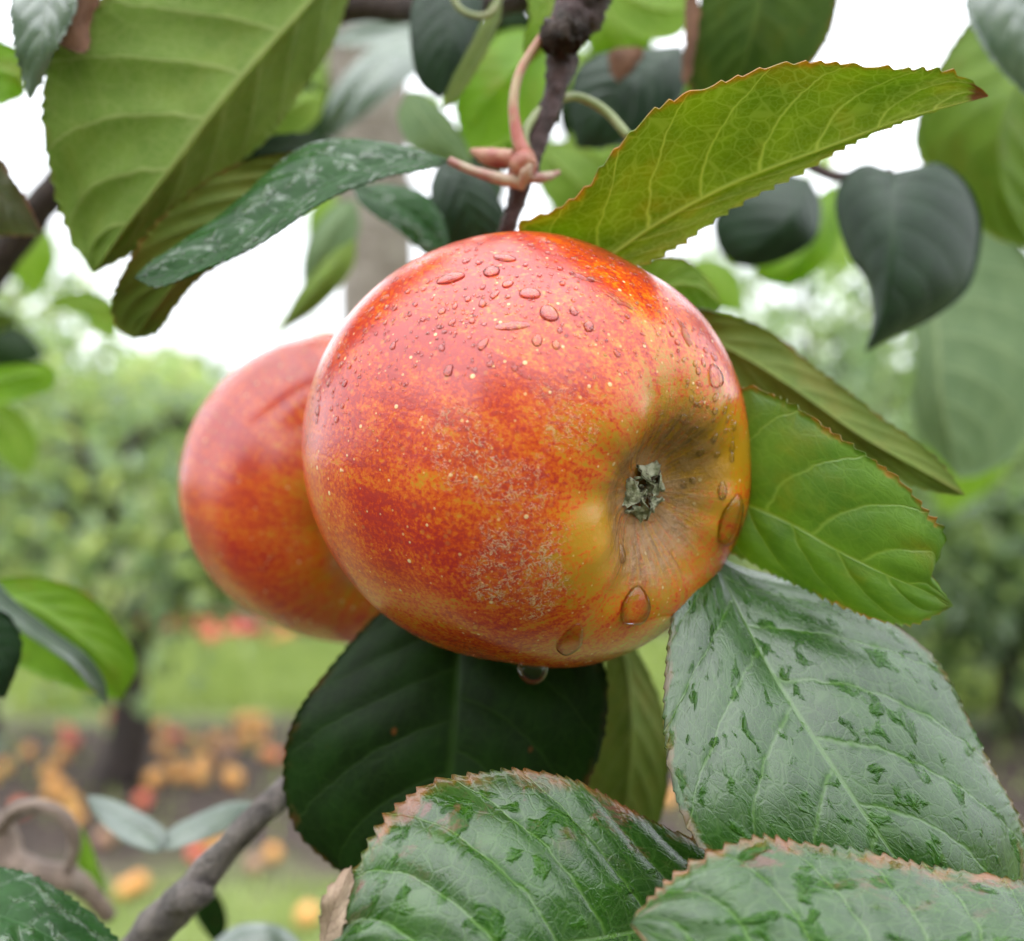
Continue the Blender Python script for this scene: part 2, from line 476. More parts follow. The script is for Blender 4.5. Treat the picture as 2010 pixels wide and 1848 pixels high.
    for jj, r in ((0, False), (nvv - 1, True)):
        e0 = ii * nvv + jj; e1 = (ii + 1) * nvv + jj
        rq = np.stack([e0, e1, e1 + npt, e0 + npt], axis=1)
        rim.append(rq if (r ^ rev) else rq[:, ::-1])
    faces = np.vstack([topf, botf] + rim)
    midx = np.concatenate([np.zeros(len(topf)), np.ones(len(botf)), np.zeros(2 * nu)])
    verts = np.vstack([top_p.reshape(-1, 3), bot_p.reshape(-1, 3)])
    me = mesh(name, verts, faces, [top, under], True, midx)
    fs = np.concatenate([np.where(j.ravel() < nv, 0, 1)] * 2 + [np.zeros(nu), np.ones(nu)]).astype(int)
    loop_side = np.repeat(fs, 4)
    lv = faces.ravel() % npt
    ui = lv // nvv; vi = lv % nvv
    s0 = svals(0); s1 = svals(1)
    sl = np.where(loop_side == 0, s0[ui, vi], s1[ui, vi])
    wl = w[vi]
    hw = np.maximum(np.linalg.norm(A - M, axis=1), np.linalg.norm(B - M, axis=1)).max()
    r1, r2 = rg.uniform(0, 30, 2)
    for nm, x, y in (('vein', sl, wl), ('pos', u[ui], wl), ('phys', u[ui] * L * 100 + r1, V[vi] * hw * 100 + r2)):
        lay = me.uv_layers.new(name=nm)
        lay.data.foreach_set('uv', np.stack([x, y], axis=1).astype(np.float32).ravel())
    N_TRI[0] += 2 * len(faces)
    o = link(name, me, parent)
    if label:
        o['label'] = label
    o['_surf'] = 0
    del o['_surf']
    return o

# ------------------------------------------------------------------ bark and small materials
def bark_mat(name, c1, c2, c3, scale=120.0, rough=0.75, spec=0.4):
    m = NT(name)
    tc = m.n('TexCoord', out=3)
    a = m.noise(tc, scale, 6.0, 0.65)
    b = m.noise(tc, scale * 4, 4.0, 0.6)
    c = m.mix(m.ss(a, 0.35, 0.65), c1, c2)
    c = m.mix(m.ss(b, 0.55, 0.72, 0.0, 0.6), c, c3)
    lich = m.noise(tc, scale * 0.45, 5.0, 0.7, 0.5)
    c = m.mix(m.ss(lich, 0.58, 0.66, 0.0, 0.5), c, c3)
    nb = m.bump(m.add(a, m.mul(b, 0.6)), 0.3 / scale)
    nd = m.t.nodes.new('ShaderNodeBsdfPrincipled')
    m.put(nd.inputs['Base Color'], c); m.put(nd.inputs['Roughness'], rough); m.put(nd.inputs['Normal'], nb)
    m.put(nd.inputs['Specular IOR Level'], spec)
    return m.done(nd.outputs[0])

BARK_PALE = bark_mat('bark_pale', (0.22, 0.18, 0.15), (0.34, 0.29, 0.25), (0.16, 0.13, 0.11), 60)
BARK_GREY = bark_mat('bark_grey', (0.07, 0.058, 0.055), (0.15, 0.125, 0.115), (0.24, 0.2, 0.18), 260, 0.6)
BARK_DARK = bark_mat('bark_dark', (0.022, 0.014, 0.011), (0.055, 0.036, 0.03), (0.09, 0.065, 0.055), 260, 0.6, 0.2)
BARK_PURPLE = bark_mat('bark_purple_brown', (0.03, 0.014, 0.014), (0.07, 0.036, 0.037), (0.12, 0.08, 0.075), 420, 0.5, 0.35)
BARK_FAR = bark_mat('bark_far', (0.02, 0.013, 0.012), (0.042, 0.03, 0.028), (0.07, 0.05, 0.045), 30)
BARK_CURL = bark_mat('bark_curled', (0.13, 0.085, 0.065), (0.26, 0.18, 0.14), (0.33, 0.27, 0.24), 160, 0.55, 0.7)

def petiole_mat(name, c1, c2):
    m = NT(name)
    tc = m.n('TexCoord', out=3)
    a = m.noise(tc, 140, 4.0, 0.6)
    c = m.mix(m.ss(a, 0.38, 0.62), c1, c2)
    nd = m.t.nodes.new('ShaderNodeBsdfPrincipled')
    m.put(nd.inputs['Base Color'], c); m.put(nd.inputs['Roughness'], 0.42)
    m.put(nd.inputs['Normal'], m.bump(m.noise(tc, 1500, 3.0), 0.0001))
    return m.done(nd.outputs[0])

PET_RED = petiole_mat('petiole_red', (0.36, 0.10, 0.08), (0.34, 0.24, 0.13))
PET_GREEN = petiole_mat('petiole_green', (0.18, 0.22, 0.08), (0.26, 0.25, 0.13))
PET_PINK = petiole_mat('petiole_pink', (0.28, 0.12, 0.10), (0.36, 0.27, 0.19))
BUD_RED = petiole_mat('bud_red', (0.26, 0.05, 0.04), (0.34, 0.17, 0.10))

# ------------------------------------------------------------------ apple
def apple_profile(t):
    """t 0..1 from the stem cavity to the calyx basin: (radius, height) of a 37.5 mm apple, metres."""
    key = np.array([
        # r, z
        [0.0, -19.0], [1.6, -19.6], [4.0, -22.5], [7.5, -26.6], [12.0, -29.6], [17.0, -30.3], [23.0, -28.2], [29.0, -23.0], [34.0, -14.5],
        [37.0, -4.5], [37.3, 4.0], [35.2, 12.5], [32.4, 20.6], [27.2, 27.0], [21.6, 30.8], [17.0, 32.0], [13.2, 31.6], [10.2, 30.1], [7.9, 28.6], [5.8, 27.5], [2.9, 27.1], [0.0, 27.0]])
    return catmull(key / 1000.0, len(t))

def apple_mesh(name, mats, nlat=150, nlon=200, seed=0, scale=1.0, bump=1.0, squash=1.0):
    rg = np.random.default_rng(seed)
    pr = apple_profile(np.linspace(0, 1, nlat))
    th = np.linspace(0, 2 * math.pi, nlon, endpoint=False)
    r = pr[:, 0][:, None]; z = pr[:, 1][:, None]
    R = r * np.ones_like(th)[None, :]
    Z = z * np.ones_like(th)[None, :]
    wz = np.clip(z / 0.031, -1, 1)
    lobe = 0.011 * np.cos(5 * th + 0.6)[None, :] * np.clip(wz, 0, 1) ** 1.5 * bump
    irr = 0.018 * np.cos(2 * th + rg.uniform(0, 6))[None, :] + 0.012 * np.cos(3 * th + rg.uniform(0, 6))[None, :]
    R = R * (1 + lobe + irr * bump)
    Z = Z + 0.0007 * np.cos(5 * th + 0.6)[None, :] * np.exp(-((r - 0.0155) / 0.007) ** 2) * (z > 0) * bump
    Z = Z + 0.00009 * bump * (np.sin(11 * th + 1.0) + np.sin(17 * th + 2.0))[None, :] * np.exp(-((r - 0.015) / 0.005) ** 2) * (z > 0)
    Z = Z + 0.0012 * np.cos(th + 1.2)[None, :] * (r / 0.037)
    x = R * np.cos(th)[None, :]; y = R * np.sin(th)[None, :]
    v = np.stack([x, y * squash, Z], axis=2).reshape(-1, 3) * scale
    i, j = np.meshgrid(np.arange(nlat - 1), np.arange(nlon), indexing='ij')
    f = np.stack([i * nlon + j, i * nlon + (j + 1) % nlon, (i + 1) * nlon + (j + 1) % nlon, (i + 1) * nlon + j], axis=-1).reshape(-1, 4)
    return mesh(name, v, f, mats), v, f

def frame_from_axis(axis, loc):
    z = Vector(axis).normalized()
    up = Vector((0, 0, 1))
    y = (up - z * up.dot(z)).normalized()
    x = y.cross(z)
    return Matrix(((x.x, y.x, z.x, loc[0]), (x.y, y.y, z.y, loc[1]), (x.z, y.z, z.z, loc[2]), (0, 0, 0, 1)))

A1_LOC = P(1030, 884, 0.170)
A1 = frame_from_axis((0.655, -0.715, -0.245), A1_LOC)
A2_LOC = P(668, 953, 0.231)
A2 = frame_from_axis((0.45, -0.85, -0.28), A2_LOC)

def apple_mat(name, russet_pts, gold_pts, up_local, flush=0.0, soft=0.0):
    m = NT(name)
    tc = m.n('TexCoord', out=3)
    sp = m.t.nodes.new('ShaderNodeSeparateXYZ'); m.t.links.new(tc, sp.inputs[0])
    x, y, z = sp.outputs[0], sp.outputs[1], sp.outputs[2]
    r = m.math('SQRT', m.add(m.add(m.mul(x, x), m.mul(y, y)), 1e-8))
    cx = m.math('DIVIDE', x, r); cy = m.math('DIVIDE', y, r)
    polar = m.n('CombineXYZ', i0=cx, i1=cy, i2=m.mul(z, 9.0))
    big = m.noise(tc, 42, 4.0, 0.55, 0.3)
    streak = m.noise(polar, 4.5, 5.0, 0.62, 0.25)
    fines = m.noise(polar, 17, 4.0, 0.65, 0.4)
    mott = m.noise(tc, 420, 6.0, 0.75)
    grain = m.noise(tc, 1500, 3.0, 0.7)
    upn = m.n('VectorMath', out=1, props={'operation': 'DOT_PRODUCT'}, i0=tc, i1=tuple(up_local))
    # distance from the calyx pole along the skin: near the basin the flush thins out to gold
    cal = m.ss(m.math('SQRT', m.add(m.mul(r, r), m.mul(m.math('POWER', m.math('MINIMUM', m.sub(z, 0.031), 0.0), 2.0), 1.0))), 0.012, 0.030, 1.0, 0.0)
    cal = m.mul(cal, m.ss(z, 0.004, 0.02))
    f = m.add(m.mul(m.sub(big, 0.5), 0.7), m.mul(m.sub(streak, 0.5), 1.5))
    f = m.add(f, m.mul(m.sub(fines, 0.5), 1.1))
    f = m.add(f, m.mul(m.sub(mott, 0.5), 0.9))
    f = m.add(f, m.mul(m.sub(grain, 0.5), 2.2))
    f = m.add(f, 0.74 + flush)
    f = m.add(f, m.mul(m.math('MINIMUM', m.add(upn, 0.016), 0.0), 12.0))       # the underside is paler
    f = m.add(f, m.mul(m.math('MAXIMUM', upn, 0.0), 7.0))
    f = m.sub(f, m.mul(cal, 0.44))
    for (p, rad, amt) in gold_pts:
        dd = m.n('VectorMath', out=1, props={'operation': 'DISTANCE'}, i0=tc, i1=tuple(p))
        f = m.sub(f, m.ss(m.add(dd, m.mul(m.sub(mott, 0.5), 0.012)), rad * 0.3, rad, amt, 0.0))
    c = m.ramp(f, [(0.0, (0.40, 0.195, 0.008)), (0.2, (0.48, 0.165, 0.008)), (0.40, (0.56, 0.118, 0.007)), (0.60, (0.52, 0.062, 0.007)), (0.85, (0.44, 0.030, 0.009)), (1.0, (0.35, 0.022, 0.016))])
    # golden freckling that shows between the red
    fr = m.voro(tc, 620, 'F1')
    c = m.mix(m.mul(m.ss(fr, 0.12, 0.34, 0.4, 0.0), m.ss(m.noise(tc, 90, 3.0), 0.42, 0.62)), c, (0.52, 0.24, 0.04))
    # lenticels
    lv = m.n('TexVoronoi', props={'feature': 'F1'}, Vector=tc, Scale=400)
    lc = m.n('TexVoronoi', out=1, props={'feature': 'F1'}, Vector=tc, Scale=400)
    ls = m.t.nodes.new('ShaderNodeSeparateXYZ'); m.t.links.new(lc, ls.inputs[0])
    lr = m.n('MapRange', Value=ls.outputs[0], From_Min=0.1, From_Max=1.0, To_Min=0.04, To_Max=0.17)
    lm = m.n('MapRange', props={'interpolation_type': 'SMOOTHSTEP'}, Value=m.math('SUBTRACT', lr, lv), From_Min=0.0, From_Max=0.06)
    c = m.mix(m.mul(lm, 0.75), c, (0.74, 0.55, 0.27))
    l2 = m.n('TexVoronoi', props={'feature': 'F1'}, Vector=tc, Scale=820)
    l2c = m.n('TexVoronoi', out=1, props={'feature': 'F1'}, Vector=tc, Scale=820)
    l2s = m.t.nodes.new('ShaderNodeSeparateXYZ'); m.t.links.new(l2c, l2s.inputs[0])
    l2m = m.n('MapRange', props={'interpolation_type': 'SMOOTHSTEP'}, Value=m.math('SUBTRACT', m.n('MapRange', Value=l2s.outputs[0], From_Min=0.55, From_Max=1.0, To_Min=0.0, To_Max=0.24), l2), From_Min=0.0, From_Max=0.08)
    c = m.mix(m.mul(l2m, 0.6), c, (0.70, 0.46, 0.18))
    # russet netting in patches
    rm = None
    for (p, rad, amt) in russet_pts:
        dd = m.n('VectorMath', out=1, props={'operation': 'DISTANCE'}, i0=tc, i1=tuple(p))
        k = m.ss(m.add(dd, m.mul(m.sub(m.noise(tc, 160, 4.0, 0.65), 0.5), rad * 1.7)), rad * 0.45, rad, amt, 0.0)
        rm = k if rm is None else m.math('MAXIMUM', rm, k)
    hn = m.n('TexNoise', Vector=tc, Scale=1000, Detail=6.0, Roughness=0.75, Distortion=0.6)
    sv_ = m.voro(m.n('VectorMath', props={'operation': 'MULTIPLY_ADD'}, i0=m.n('TexNoise', out=1, Vector=tc, Scale=900.0, Detail=2.0), i1=(0.0006, 0.0006, 0.0006), i2=tc), 2100, 'F1')
    fil = m.n('TexNoise', Vector=tc, Scale=820, Detail=3.0, Roughness=0.55, Distortion=0.9)
    net = m.math('MAXIMUM', m.mul(m.ss(sv_, 0.2, 0.32, 0.8, 0.0), m.ss(hn, 0.46, 0.56)), m.mul(m.ss(m.math('ABSOLUTE', m.sub(fil, 0.5)), 0.008, 0.04, 1.0, 0.0), m.ss(m.noise(tc, 380, 4.0, 0.7), 0.42, 0.58)))
    rus = None
    if rm is not None:
        rus = m.mul(rm, net)
        c = m.mix(m.mul(rus, 0.8), c, (0.66, 0.44, 0.24))
        c = m.mix(m.mul(rm, 0.08), c, (0.42, 0.2, 0.07))
    # brown corky rays inside the basin
    ray = m.noise(polar, 9.0, 5.0, 0.7, 0.2)
    bas = m.mul(m.ss(m.add(r, m.mul(m.sub(big, 0.5), 0.012)), 0.0085, 0.0165, 1.0, 0.0), m.ss(z, 0.01, 0.02))
    c = m.mix(m.mul(bas, m.ss(m.add(m.mul(ray, 0.5), m.mul(mott, 0.5)), 0.38, 0.56, 0.25, 0.95)), c, m.mix(m.ss(mott, 0.4, 0.6), (0.13, 0.062, 0.022), (0.27, 0.145, 0.055)))
    sc = m.mul(m.ss(r, 0.005, 0.014, 1.0, 0.0), m.ss(z, -0.03, -0.018, 1.0, 0.0))
    c = m.mix(m.mul(sc, 0.8), c, (0.3, 0.22, 0.08))
    h = m.add(m.mul(grain, 0.35), m.mul(mott, 0.45))
    h = m.add(h, m.mul(lm, 0.35))
    if rus is not None:
        h = m.add(h, m.mul(rus, 1.2))
    h = m.add(h, m.mul(m.mul(m.add(m.mul(ray, 0.7), m.mul(mott, 1.4)), bas), 2.2))
    # thin water film drying off in patches
    film = m.noise(tc, 75, 5.0, 0.6, 0.6)
    fm = m.ss(film, 0.52, 0.545)
    h = m.add(h, m.mul(fm, 0.08))
    nb = m.bump(h, 0.00012)
    rg = m.add(0.20 + soft, m.mul(m.sub(mott, 0.5), 0.12))
    rg = m.fmix(m.mul(fm, 0.6), rg, 0.10)
    if rus is not None:
        rg = m.add(rg, m.mul(rm, 0.05))
    nd = m.t.nodes.new('ShaderNodeBsdfPrincipled')
    m.put(nd.inputs['Base Color'], c); m.put(nd.inputs['Roughness'], rg); m.put(nd.inputs['Normal'], nb)
    m.put(nd.inputs['Specular IOR Level'], 0.58)
    m.put(nd.inputs['Subsurface Weight'], 0.0)
    return m.done(nd.outputs[0])

# front apple: the mesh first, so that stains and drops can be put on its skin
me1, v1, f1 = apple_mesh('apple_skin', [], seed=3, scale=1.006, squash=0.976)
w1 = v1 @ np.array(A1.to_3x3()).T + np.array(A1.translation)
BV1 = BVHTree.FromPolygons([tuple(p) for p in w1], [tuple(int(k) for k in q) for q in f1])

def on_apple(px, py):
    o = Vector(CAMP); d = (Vector(P(px, py, 1.0)) - o).normalized()
    loc, nor, _i, dist = BV1.ray_cast(o, d)
    if loc is None:
        loc, nor, _i, dist = BV1.find_nearest(Vector(P(px, py, 0.163)))
    if nor.dot(loc - Vector(A1_LOC)) < 0:
        nor = -nor
    return loc, nor

def to_local(loc):
    return A1.inverted() @ loc

russet = [(to_local(on_apple(1010, 1110)[0]), 0.0085, 1.0), (to_local(on_apple(1060, 1170)[0]), 0.006, 0.9), (to_local(on_apple(920, 890)[0]), 0.0075, 0.75),
          (to_local(on_apple(1010, 960)[0]), 0.0065, 0.6), (to_local(on_apple(1110, 820)[0]), 0.006, 0.4)]
gold = [(to_local(on_apple(1170, 1080)[0]), 0.011, 0.45), (to_local(on_apple(1420, 900)[0]), 0.016, 0.5), (to_local(on_apple(1230, 570)[0]), 0.012, 0.25), (to_local(on_apple(1330, 700)[0]), 0.014, 0.2)]
UP1 = A1.to_3x3().inverted() @ Vector((0, 0, 1))
UP2 = A2.to_3x3().inverted() @ Vector((0, 0, 1))
MAT_A1 = apple_mat('apple_skin_front', russet, gold, UP1)
MAT_A2 = apple_mat('apple_skin_back', [], [], UP2, 0.06, 0.02)
me1.materials.append(MAT_A1)

MAT_SEPAL = bark_mat('calyx_dry', (0.17, 0.18, 0.10), (0.50, 0.49, 0.37), (0.10, 0.055, 0.04), 700, 0.9, 0.15)
MAT_SEPAL_DARK = bark_mat('calyx_dark', (0.06, 0.04, 0.03), (0.15, 0.12, 0.07), (0.34, 0.30, 0.22), 700, 0.8)

def strip(pts, widths, th, cup=0.0, nn=14, seed=0):
    """A thick tapering strip (sepal) through local points; returns verts, faces."""
    rg = np.random.default_rng(seed)
    p = catmull(np.hstack([np.asarray(pts, float), np.asarray(widths, float)[:, None]]), nn)
    c = p[:, :3]; wd = p[:, 3]
    t = np.gradient(c, axis=0); t /= np.linalg.norm(t, axis=1)[:, None]
    rad = c.copy(); rad[:, 2] = 0
    b = np.cross(t, rad / (np.linalg.norm(rad, axis=1)[:, None] + 1e-9) + np.array([0, 0, 0.3]))
    b /= np.linalg.norm(b, axis=1)[:, None] + 1e-9
    nrm = np.cross(b, t)
    ss = np.linspace(-1, 1, 7)
    top = c[:, None, :] + b[:, None, :] * (ss[None, :, None] * wd[:, None, None]) + nrm[:, None, :] * (cup * (ss[None, :, None] ** 2) * wd[:, None, None])
    top += rg.normal(0, 0.0002, top.shape)
    bot = top - nrm[:, None, :] * th
    n7 = 7
    v = np.vstack([top.reshape(-1, 3), bot.reshape(-1, 3)])
    k = nn * n7
    f = []
    for i in range(nn - 1):
        for j in range(n7 - 1):
            q = [i * n7 + j, i * n7 + j + 1, (i + 1) * n7 + j + 1, (i + 1) * n7 + j]
            f.append(q); f.append([k + a for a in q[::-1]])
        for j in (0, n7 - 1):
            f.append([i * n7 + j, (i + 1) * n7 + j, k + (i + 1) * n7 + j, k + i * n7 + j])
    for i in (0, nn - 1):
        f.append([i * n7 + j for j in range(n7)] + [k + i * n7 + j for j in range(n7 - 1, -1, -1)])
    return v, f

def add_calyx(apple, mat4, seed=0):
    rg = np.random.default_rng(seed)
    R3 = np.array(mat4.to_3x3()); T3 = np.array(mat4.translation)
    wl = lambda v: (np.asarray(v) * np.array([0.88, 0.88, 0.55]) + np.array([0, 0, 0.0132])) @ R3.T + T3
    # cup of dried stamens
    cp, cf = [], []
    nr, na = 8, 20
    for i in range(nr):
        q = i / (nr - 1)
        for j in range(na):
            a = 2 * math.pi * j / na
            rr = 0.0004 + 0.0034 * q
            zz = 0.0238 + 0.0014 * math.sin(q * math.pi) + rg.normal(0, 0.00025)
            cp.append((rr * math.cos(a), rr * math.sin(a), zz))
    for i in range(nr - 1):
        for j in range(na):
            cf.append([i * na + j, (i + 1) * na + j, (i + 1) * na + (j + 1) % na, i * na + (j + 1) % na])
    cal = link('calyx', mesh('calyx', wl(np.array(cp)), cf, MAT_SEPAL_DARK), apple)
    for k in range(5):
        a = 2 * math.pi * (k + rg.uniform(-0.12, 0.12)) / 5 + 0.5
        dx, dy = math.cos(a), math.sin(a)
        tx, ty = -dy, dx
        curl = rg.uniform(0.6, 1.15); lean = rg.uniform(-0.0008, 0.0008)
        r0 = 0.0046
        pts = [(dx * r0, dy * r0, 0.0243), (dx * (r0 - 0.0002), dy * (r0 - 0.0002), 0.0262), (dx * (r0 - 0.0016), dy * (r0 - 0.0016), 0.0278),
               (dx * (r0 - 0.0030 * curl) + tx * lean, dy * (r0 - 0.0030 * curl) + ty * lean, 0.0280 - 0.0006 * curl), (dx * (r0 - 0.0042 * curl) + tx * lean * 2, dy * (r0 - 0.0042 * curl) + ty * lean * 2, 0.0268)]
        v, f = strip(pts, [0.0026, 0.0024, 0.0019, 0.0012, 0.0004], 0.00045, 0.25, seed=seed * 7 + k)
        link('sepal', mesh('sepal', wl(v), f, MAT_SEPAL), cal)
    for k in range(22):
        a = rg.uniform(0, 6.28); r0 = rg.uniform(0.0006, 0.0026)
        p0 = np.array([r0 * math.cos(a), r0 * math.sin(a), 0.0246])
        p1 = p0 + np.array([rg.normal(0, 0.0008), rg.normal(0, 0.0008), rg.uniform(0.0016, 0.0032)])
        p2 = p1 + np.array([rg.normal(0, 0.0009), rg.normal(0, 0.0009), 0.0004])
        v, f = tube_arrays([p0, p1, p2], [0.00025, 0.0002, 0.00032], 6, 7)
        link('stamen', mesh('stamen', wl(v), f, MAT_SEPAL_DARK if k % 2 else MAT_SEPAL), cal)

STEM_MAT = bark_mat('apple_stem', (0.09, 0.06, 0.03), (0.2, 0.15, 0.07), (0.25, 0.2, 0.12), 400)
def make_apple(name, me, mat4, label, stem_end, seed):
    o = link(name, me)
    o.matrix_basis = mat4
    tag(o, label, 'apple', 'ripe apples hanging in the tree')
    add_calyx(o, mat4, seed)
    s0 = mat4 @ Vector((0, 0, -0.0188)); s1 = mat4 @ Vector((0.0005, 0, -0.030))
    tube('stem', [s0, s1, Vector(stem_end)], [0.0016, 0.0012, 0.0017], STEM_MAT, o, 8, 14)
    return o

apple_front = make_apple('apple', me1, A1, 'large wet red and orange apple in front, its calyx turned to the viewer', P(985, 470, 0.195), 1)
me2, _v, _f = apple_mesh('apple_skin_second', [MAT_A2], seed=11, scale=0.955, nlat=90, nlon=120, bump=0.5)
apple_back = make_apple('apple', me2, A2, 'smaller out of focus red apple half hidden behind the big wet one', P(800, 620, 0.26), 2)

# ------------------------------------------------------------------ water on the front apple
def water_mat():
    m = NT('water')
    nd = m.t.nodes.new('ShaderNodeBsdfPrincipled')
    m.put(nd.inputs['Base Color'], (1.0, 1.0, 1.0)); m.put(nd.inputs['Roughness'], 0.0); m.put(nd.inputs['IOR'], 1.333)
    m.put(nd.inputs['Transmission Weight'], 1.0)
    lw = m.n('Fresnel', IOR=1.4)
    thin = m.n('MixShader', i0=lw, i1=m.n('BsdfTransparent'), i2=m.n('BsdfGlossy', Roughness=0.02))
    return m.done(m.n('MixShader', i0=0.68, i1=nd.outputs[0], i2=thin))       # transparent share mixed in to lighten the whole drop
WATER = water_mat()

def bead_mesh(name, nr=9, na=22, seed=0, flat=0.42, wob=0.07, drip=0.0):
    """A lens-shaped bead of radius 1 sitting on z = 0 (its foot sunk a little); +y is uphill."""
    rg = np.random.default_rng(seed)
    a = np.linspace(0, 2 * math.pi, na, endpoint=False)
    sh = 1 + wob * (np.cos(2 * a + rg.uniform(0, 6)) + 0.6 * np.cos(3 * a + rg.uniform(0, 6)) + 0.5 * np.cos(5 * a + rg.uniform(0, 6)))
    v = [(0, 0, flat)]
    for i in range(1, nr + 1):
        q = i / nr
        zz = flat * (1 - q ** 2.6) ** 0.62
        for j in range(na):
            x = q * sh[j] * math.cos(a[j]); y = q * sh[j] * math.sin(a[j])
            z = zz * (1 - drip * 0.55 * y)
            y = y * (1 + (drip * 0.9 if y > 0 else 0))
            x = x * (1 - 0.35 * drip * max(y, 0) / 1.9)
            v.append((x, y, z))
    k = len(v)
    for j in range(na):
        v.append((v[1 + (nr - 1) * na + j][0] * 0.97, v[1 + (nr - 1) * na + j][1] * 0.97, -0.10))
    v.append((0, 0, -0.10))
    f = [[0, 1 + j, 1 + (j + 1) % na] for j in range(na)]
    for i in range(nr - 1):
        for j in range(na):
            b0 = 1 + i * na
            f.append([b0 + j, b0 + na + j, b0 + na + (j + 1) % na, b0 + (j + 1) % na])
    b0 = 1 + (nr - 1) * na
    for j in range(na):
        f.append([b0 + j, k + j, k + (j + 1) % na, b0 + (j + 1) % na])
        f.append([k + j, k + na, k + (j + 1) % na])
    return mesh(name, np.array(v), f, WATER)

def surf_matrix(loc, nor, scale, spin=0.0):
    z = nor.normalized(); up = Vector((0, 0, 1))
    y = up - z * up.dot(z)
    y = y.normalized() if y.length > 1e-4 else Vector((0, 1, 0))
    x = y.cross(z)
    R = Matrix((x, y, z)).transposed().to_4x4()
    return Matrix.Translation(loc) @ R @ Matrix.Rotation(spin, 4, 'Z') @ Matrix.Diagonal((scale[0], scale[1], scale[2], 1.0))

def px_m(px, d):
    return px / F * d

# the drops one can name
def drop(px, py, w, h, label, flat=0.42, dripk=0.5, seed=0, spin=0.0, lift=1.0, wob=0.04):
    loc, nor = on_apple(px, py)
    d = loc.y
    me = bead_mesh('water_drop', 16, 40, seed, flat, wob, dripk)
    M4 = surf_matrix(loc, nor, (px_m(w / 2, d), px_m(h / 2, d), 1.0), spin)
    hs = px_m(min(w, h) / 2, d) * lift
    inv = Matrix.Translation(loc).inverted()
    for vtx in me.vertices:                      # lay the drop on the curved skin
        q = M4 @ Vector((vtx.co.x, vtx.co.y, 0.0))
        pos, nn, _i, _d = BV1.find_nearest(q)
        if nn.dot(pos - Vector(A1_LOC)) < 0:
            nn = -nn
        vtx.co = inv @ (pos + nn * (vtx.co.z * hs if vtx.co.z > 0 else -0.00012))
    me.update()
    o = link('water_drop', me)
    o.location = loc
    return tag(o, label, 'water drop', 'large water drops on the front apple')

drop(1118, 1262, 56, 74, 'long clear water drop running down the lower front of the big apple', 0.5, 0.8, 1)
drop(1246, 1196, 74, 72, 'fat amber looking water drop below the calyx of the big apple', 0.55, 0.4, 2)
drop(1404, 742, 36, 44, 'coral coloured water drop on the right shoulder of the big apple', 0.8, 0.4, 3)
drop(1432, 1030, 60, 96, 'long water drop bulging from the right edge of the big apple beside the bright leaf', 0.6, 0.4, 4)
drop(1392, 1168, 40, 46, 'clear water drop on the lower right edge of the big apple above the wet leaf', 0.7, 0.3, 5)
drop(1220, 1090, 26, 34, 'small pointed water drop just below the calyx hollow', 0.6, 0.4, 6)
drop(1418, 965, 22, 34, 'small water drop on the golden skin right of the calyx', 0.5, 0.3, 7)
drop(884, 547, 62, 30, 'long slanting water bead high on the left of the big apple', 0.5, 0.2, 8, 0.35)
drop(965, 534, 34, 32, 'round water bead near the top of the big apple', 0.6, 0.1, 9)
drop(1040, 577, 44, 34, 'broad irregular water bead near the top of the big apple', 0.5, 0.1, 10, -0.3)
drop(1078, 616, 36, 44, 'crooked water bead in the middle of the pale sheen', 0.5, 0.1, 11, 0.4)
drop(1005, 640, 74, 22, 'wide flat smear of water across the pale sheen', 0.35, 0.0, 12, 0.1)
drop(990, 507, 50, 26, 'flat torn puddle of water at the top of the big apple', 0.4, 0.0, 13, -0.4)

for k, (px, py, w, h, sp, lb) in enumerate(((1150, 545, 70, 24, -0.5, 'ragged puddle of water where a leaf is mirrored near the top right'), (1215, 590, 60, 22, -0.7, 'second ragged puddle of water lower on the top right shoulder'), (1345, 655, 26, 60, 0.3, 'vertical wet streak on the upper right shoulder'))):
    drop(px, py, w, h, lb, 0.35, 0.0, 40 + k, sp, 0.4, 0.22)

# the drop hanging from the lowest point of the apple
loc, nor = on_apple(1045, 1296)
hd_v, hd_f = [], []
na, nr = 32, 16
for i in range(nr):
    q = i / (nr - 1)
    ang = q * math.pi * 0.5
    for j in range(na):
        a = 2 * math.pi * j / na
        rr = math.cos(ang) ** 0.85
        hd_v.append((rr * math.cos(a), rr * math.sin(a), -math.sin(ang) * 1.15 + 0.15))
hd_v.append((0, 0, 0.45)); top_i = len(hd_v) - 1
for i in range(nr - 1):
    for j in range(na):
        hd_f.append([i * na + (j + 1) % na, i * na + j, (i + 1) * na + j, (i + 1) * na + (j + 1) % na])
for j in range(na):
    hd_f.append([j, (j + 1) % na, top_i])
hd = link('water_drop', mesh('hanging_water_drop', np.array(hd_v), hd_f, WATER))
hp = P(1046, 1311, 0.162)
s = px_m(31, 0.162)
hd.matrix_basis = Matrix.Translation(Vector(hp)) @ Matrix.Diagonal((s, s, s * 1.05, 1))
tag(hd, 'clear water drop hanging from the lowest point of the big apple', 'water drop', 'large water drops on the front apple')

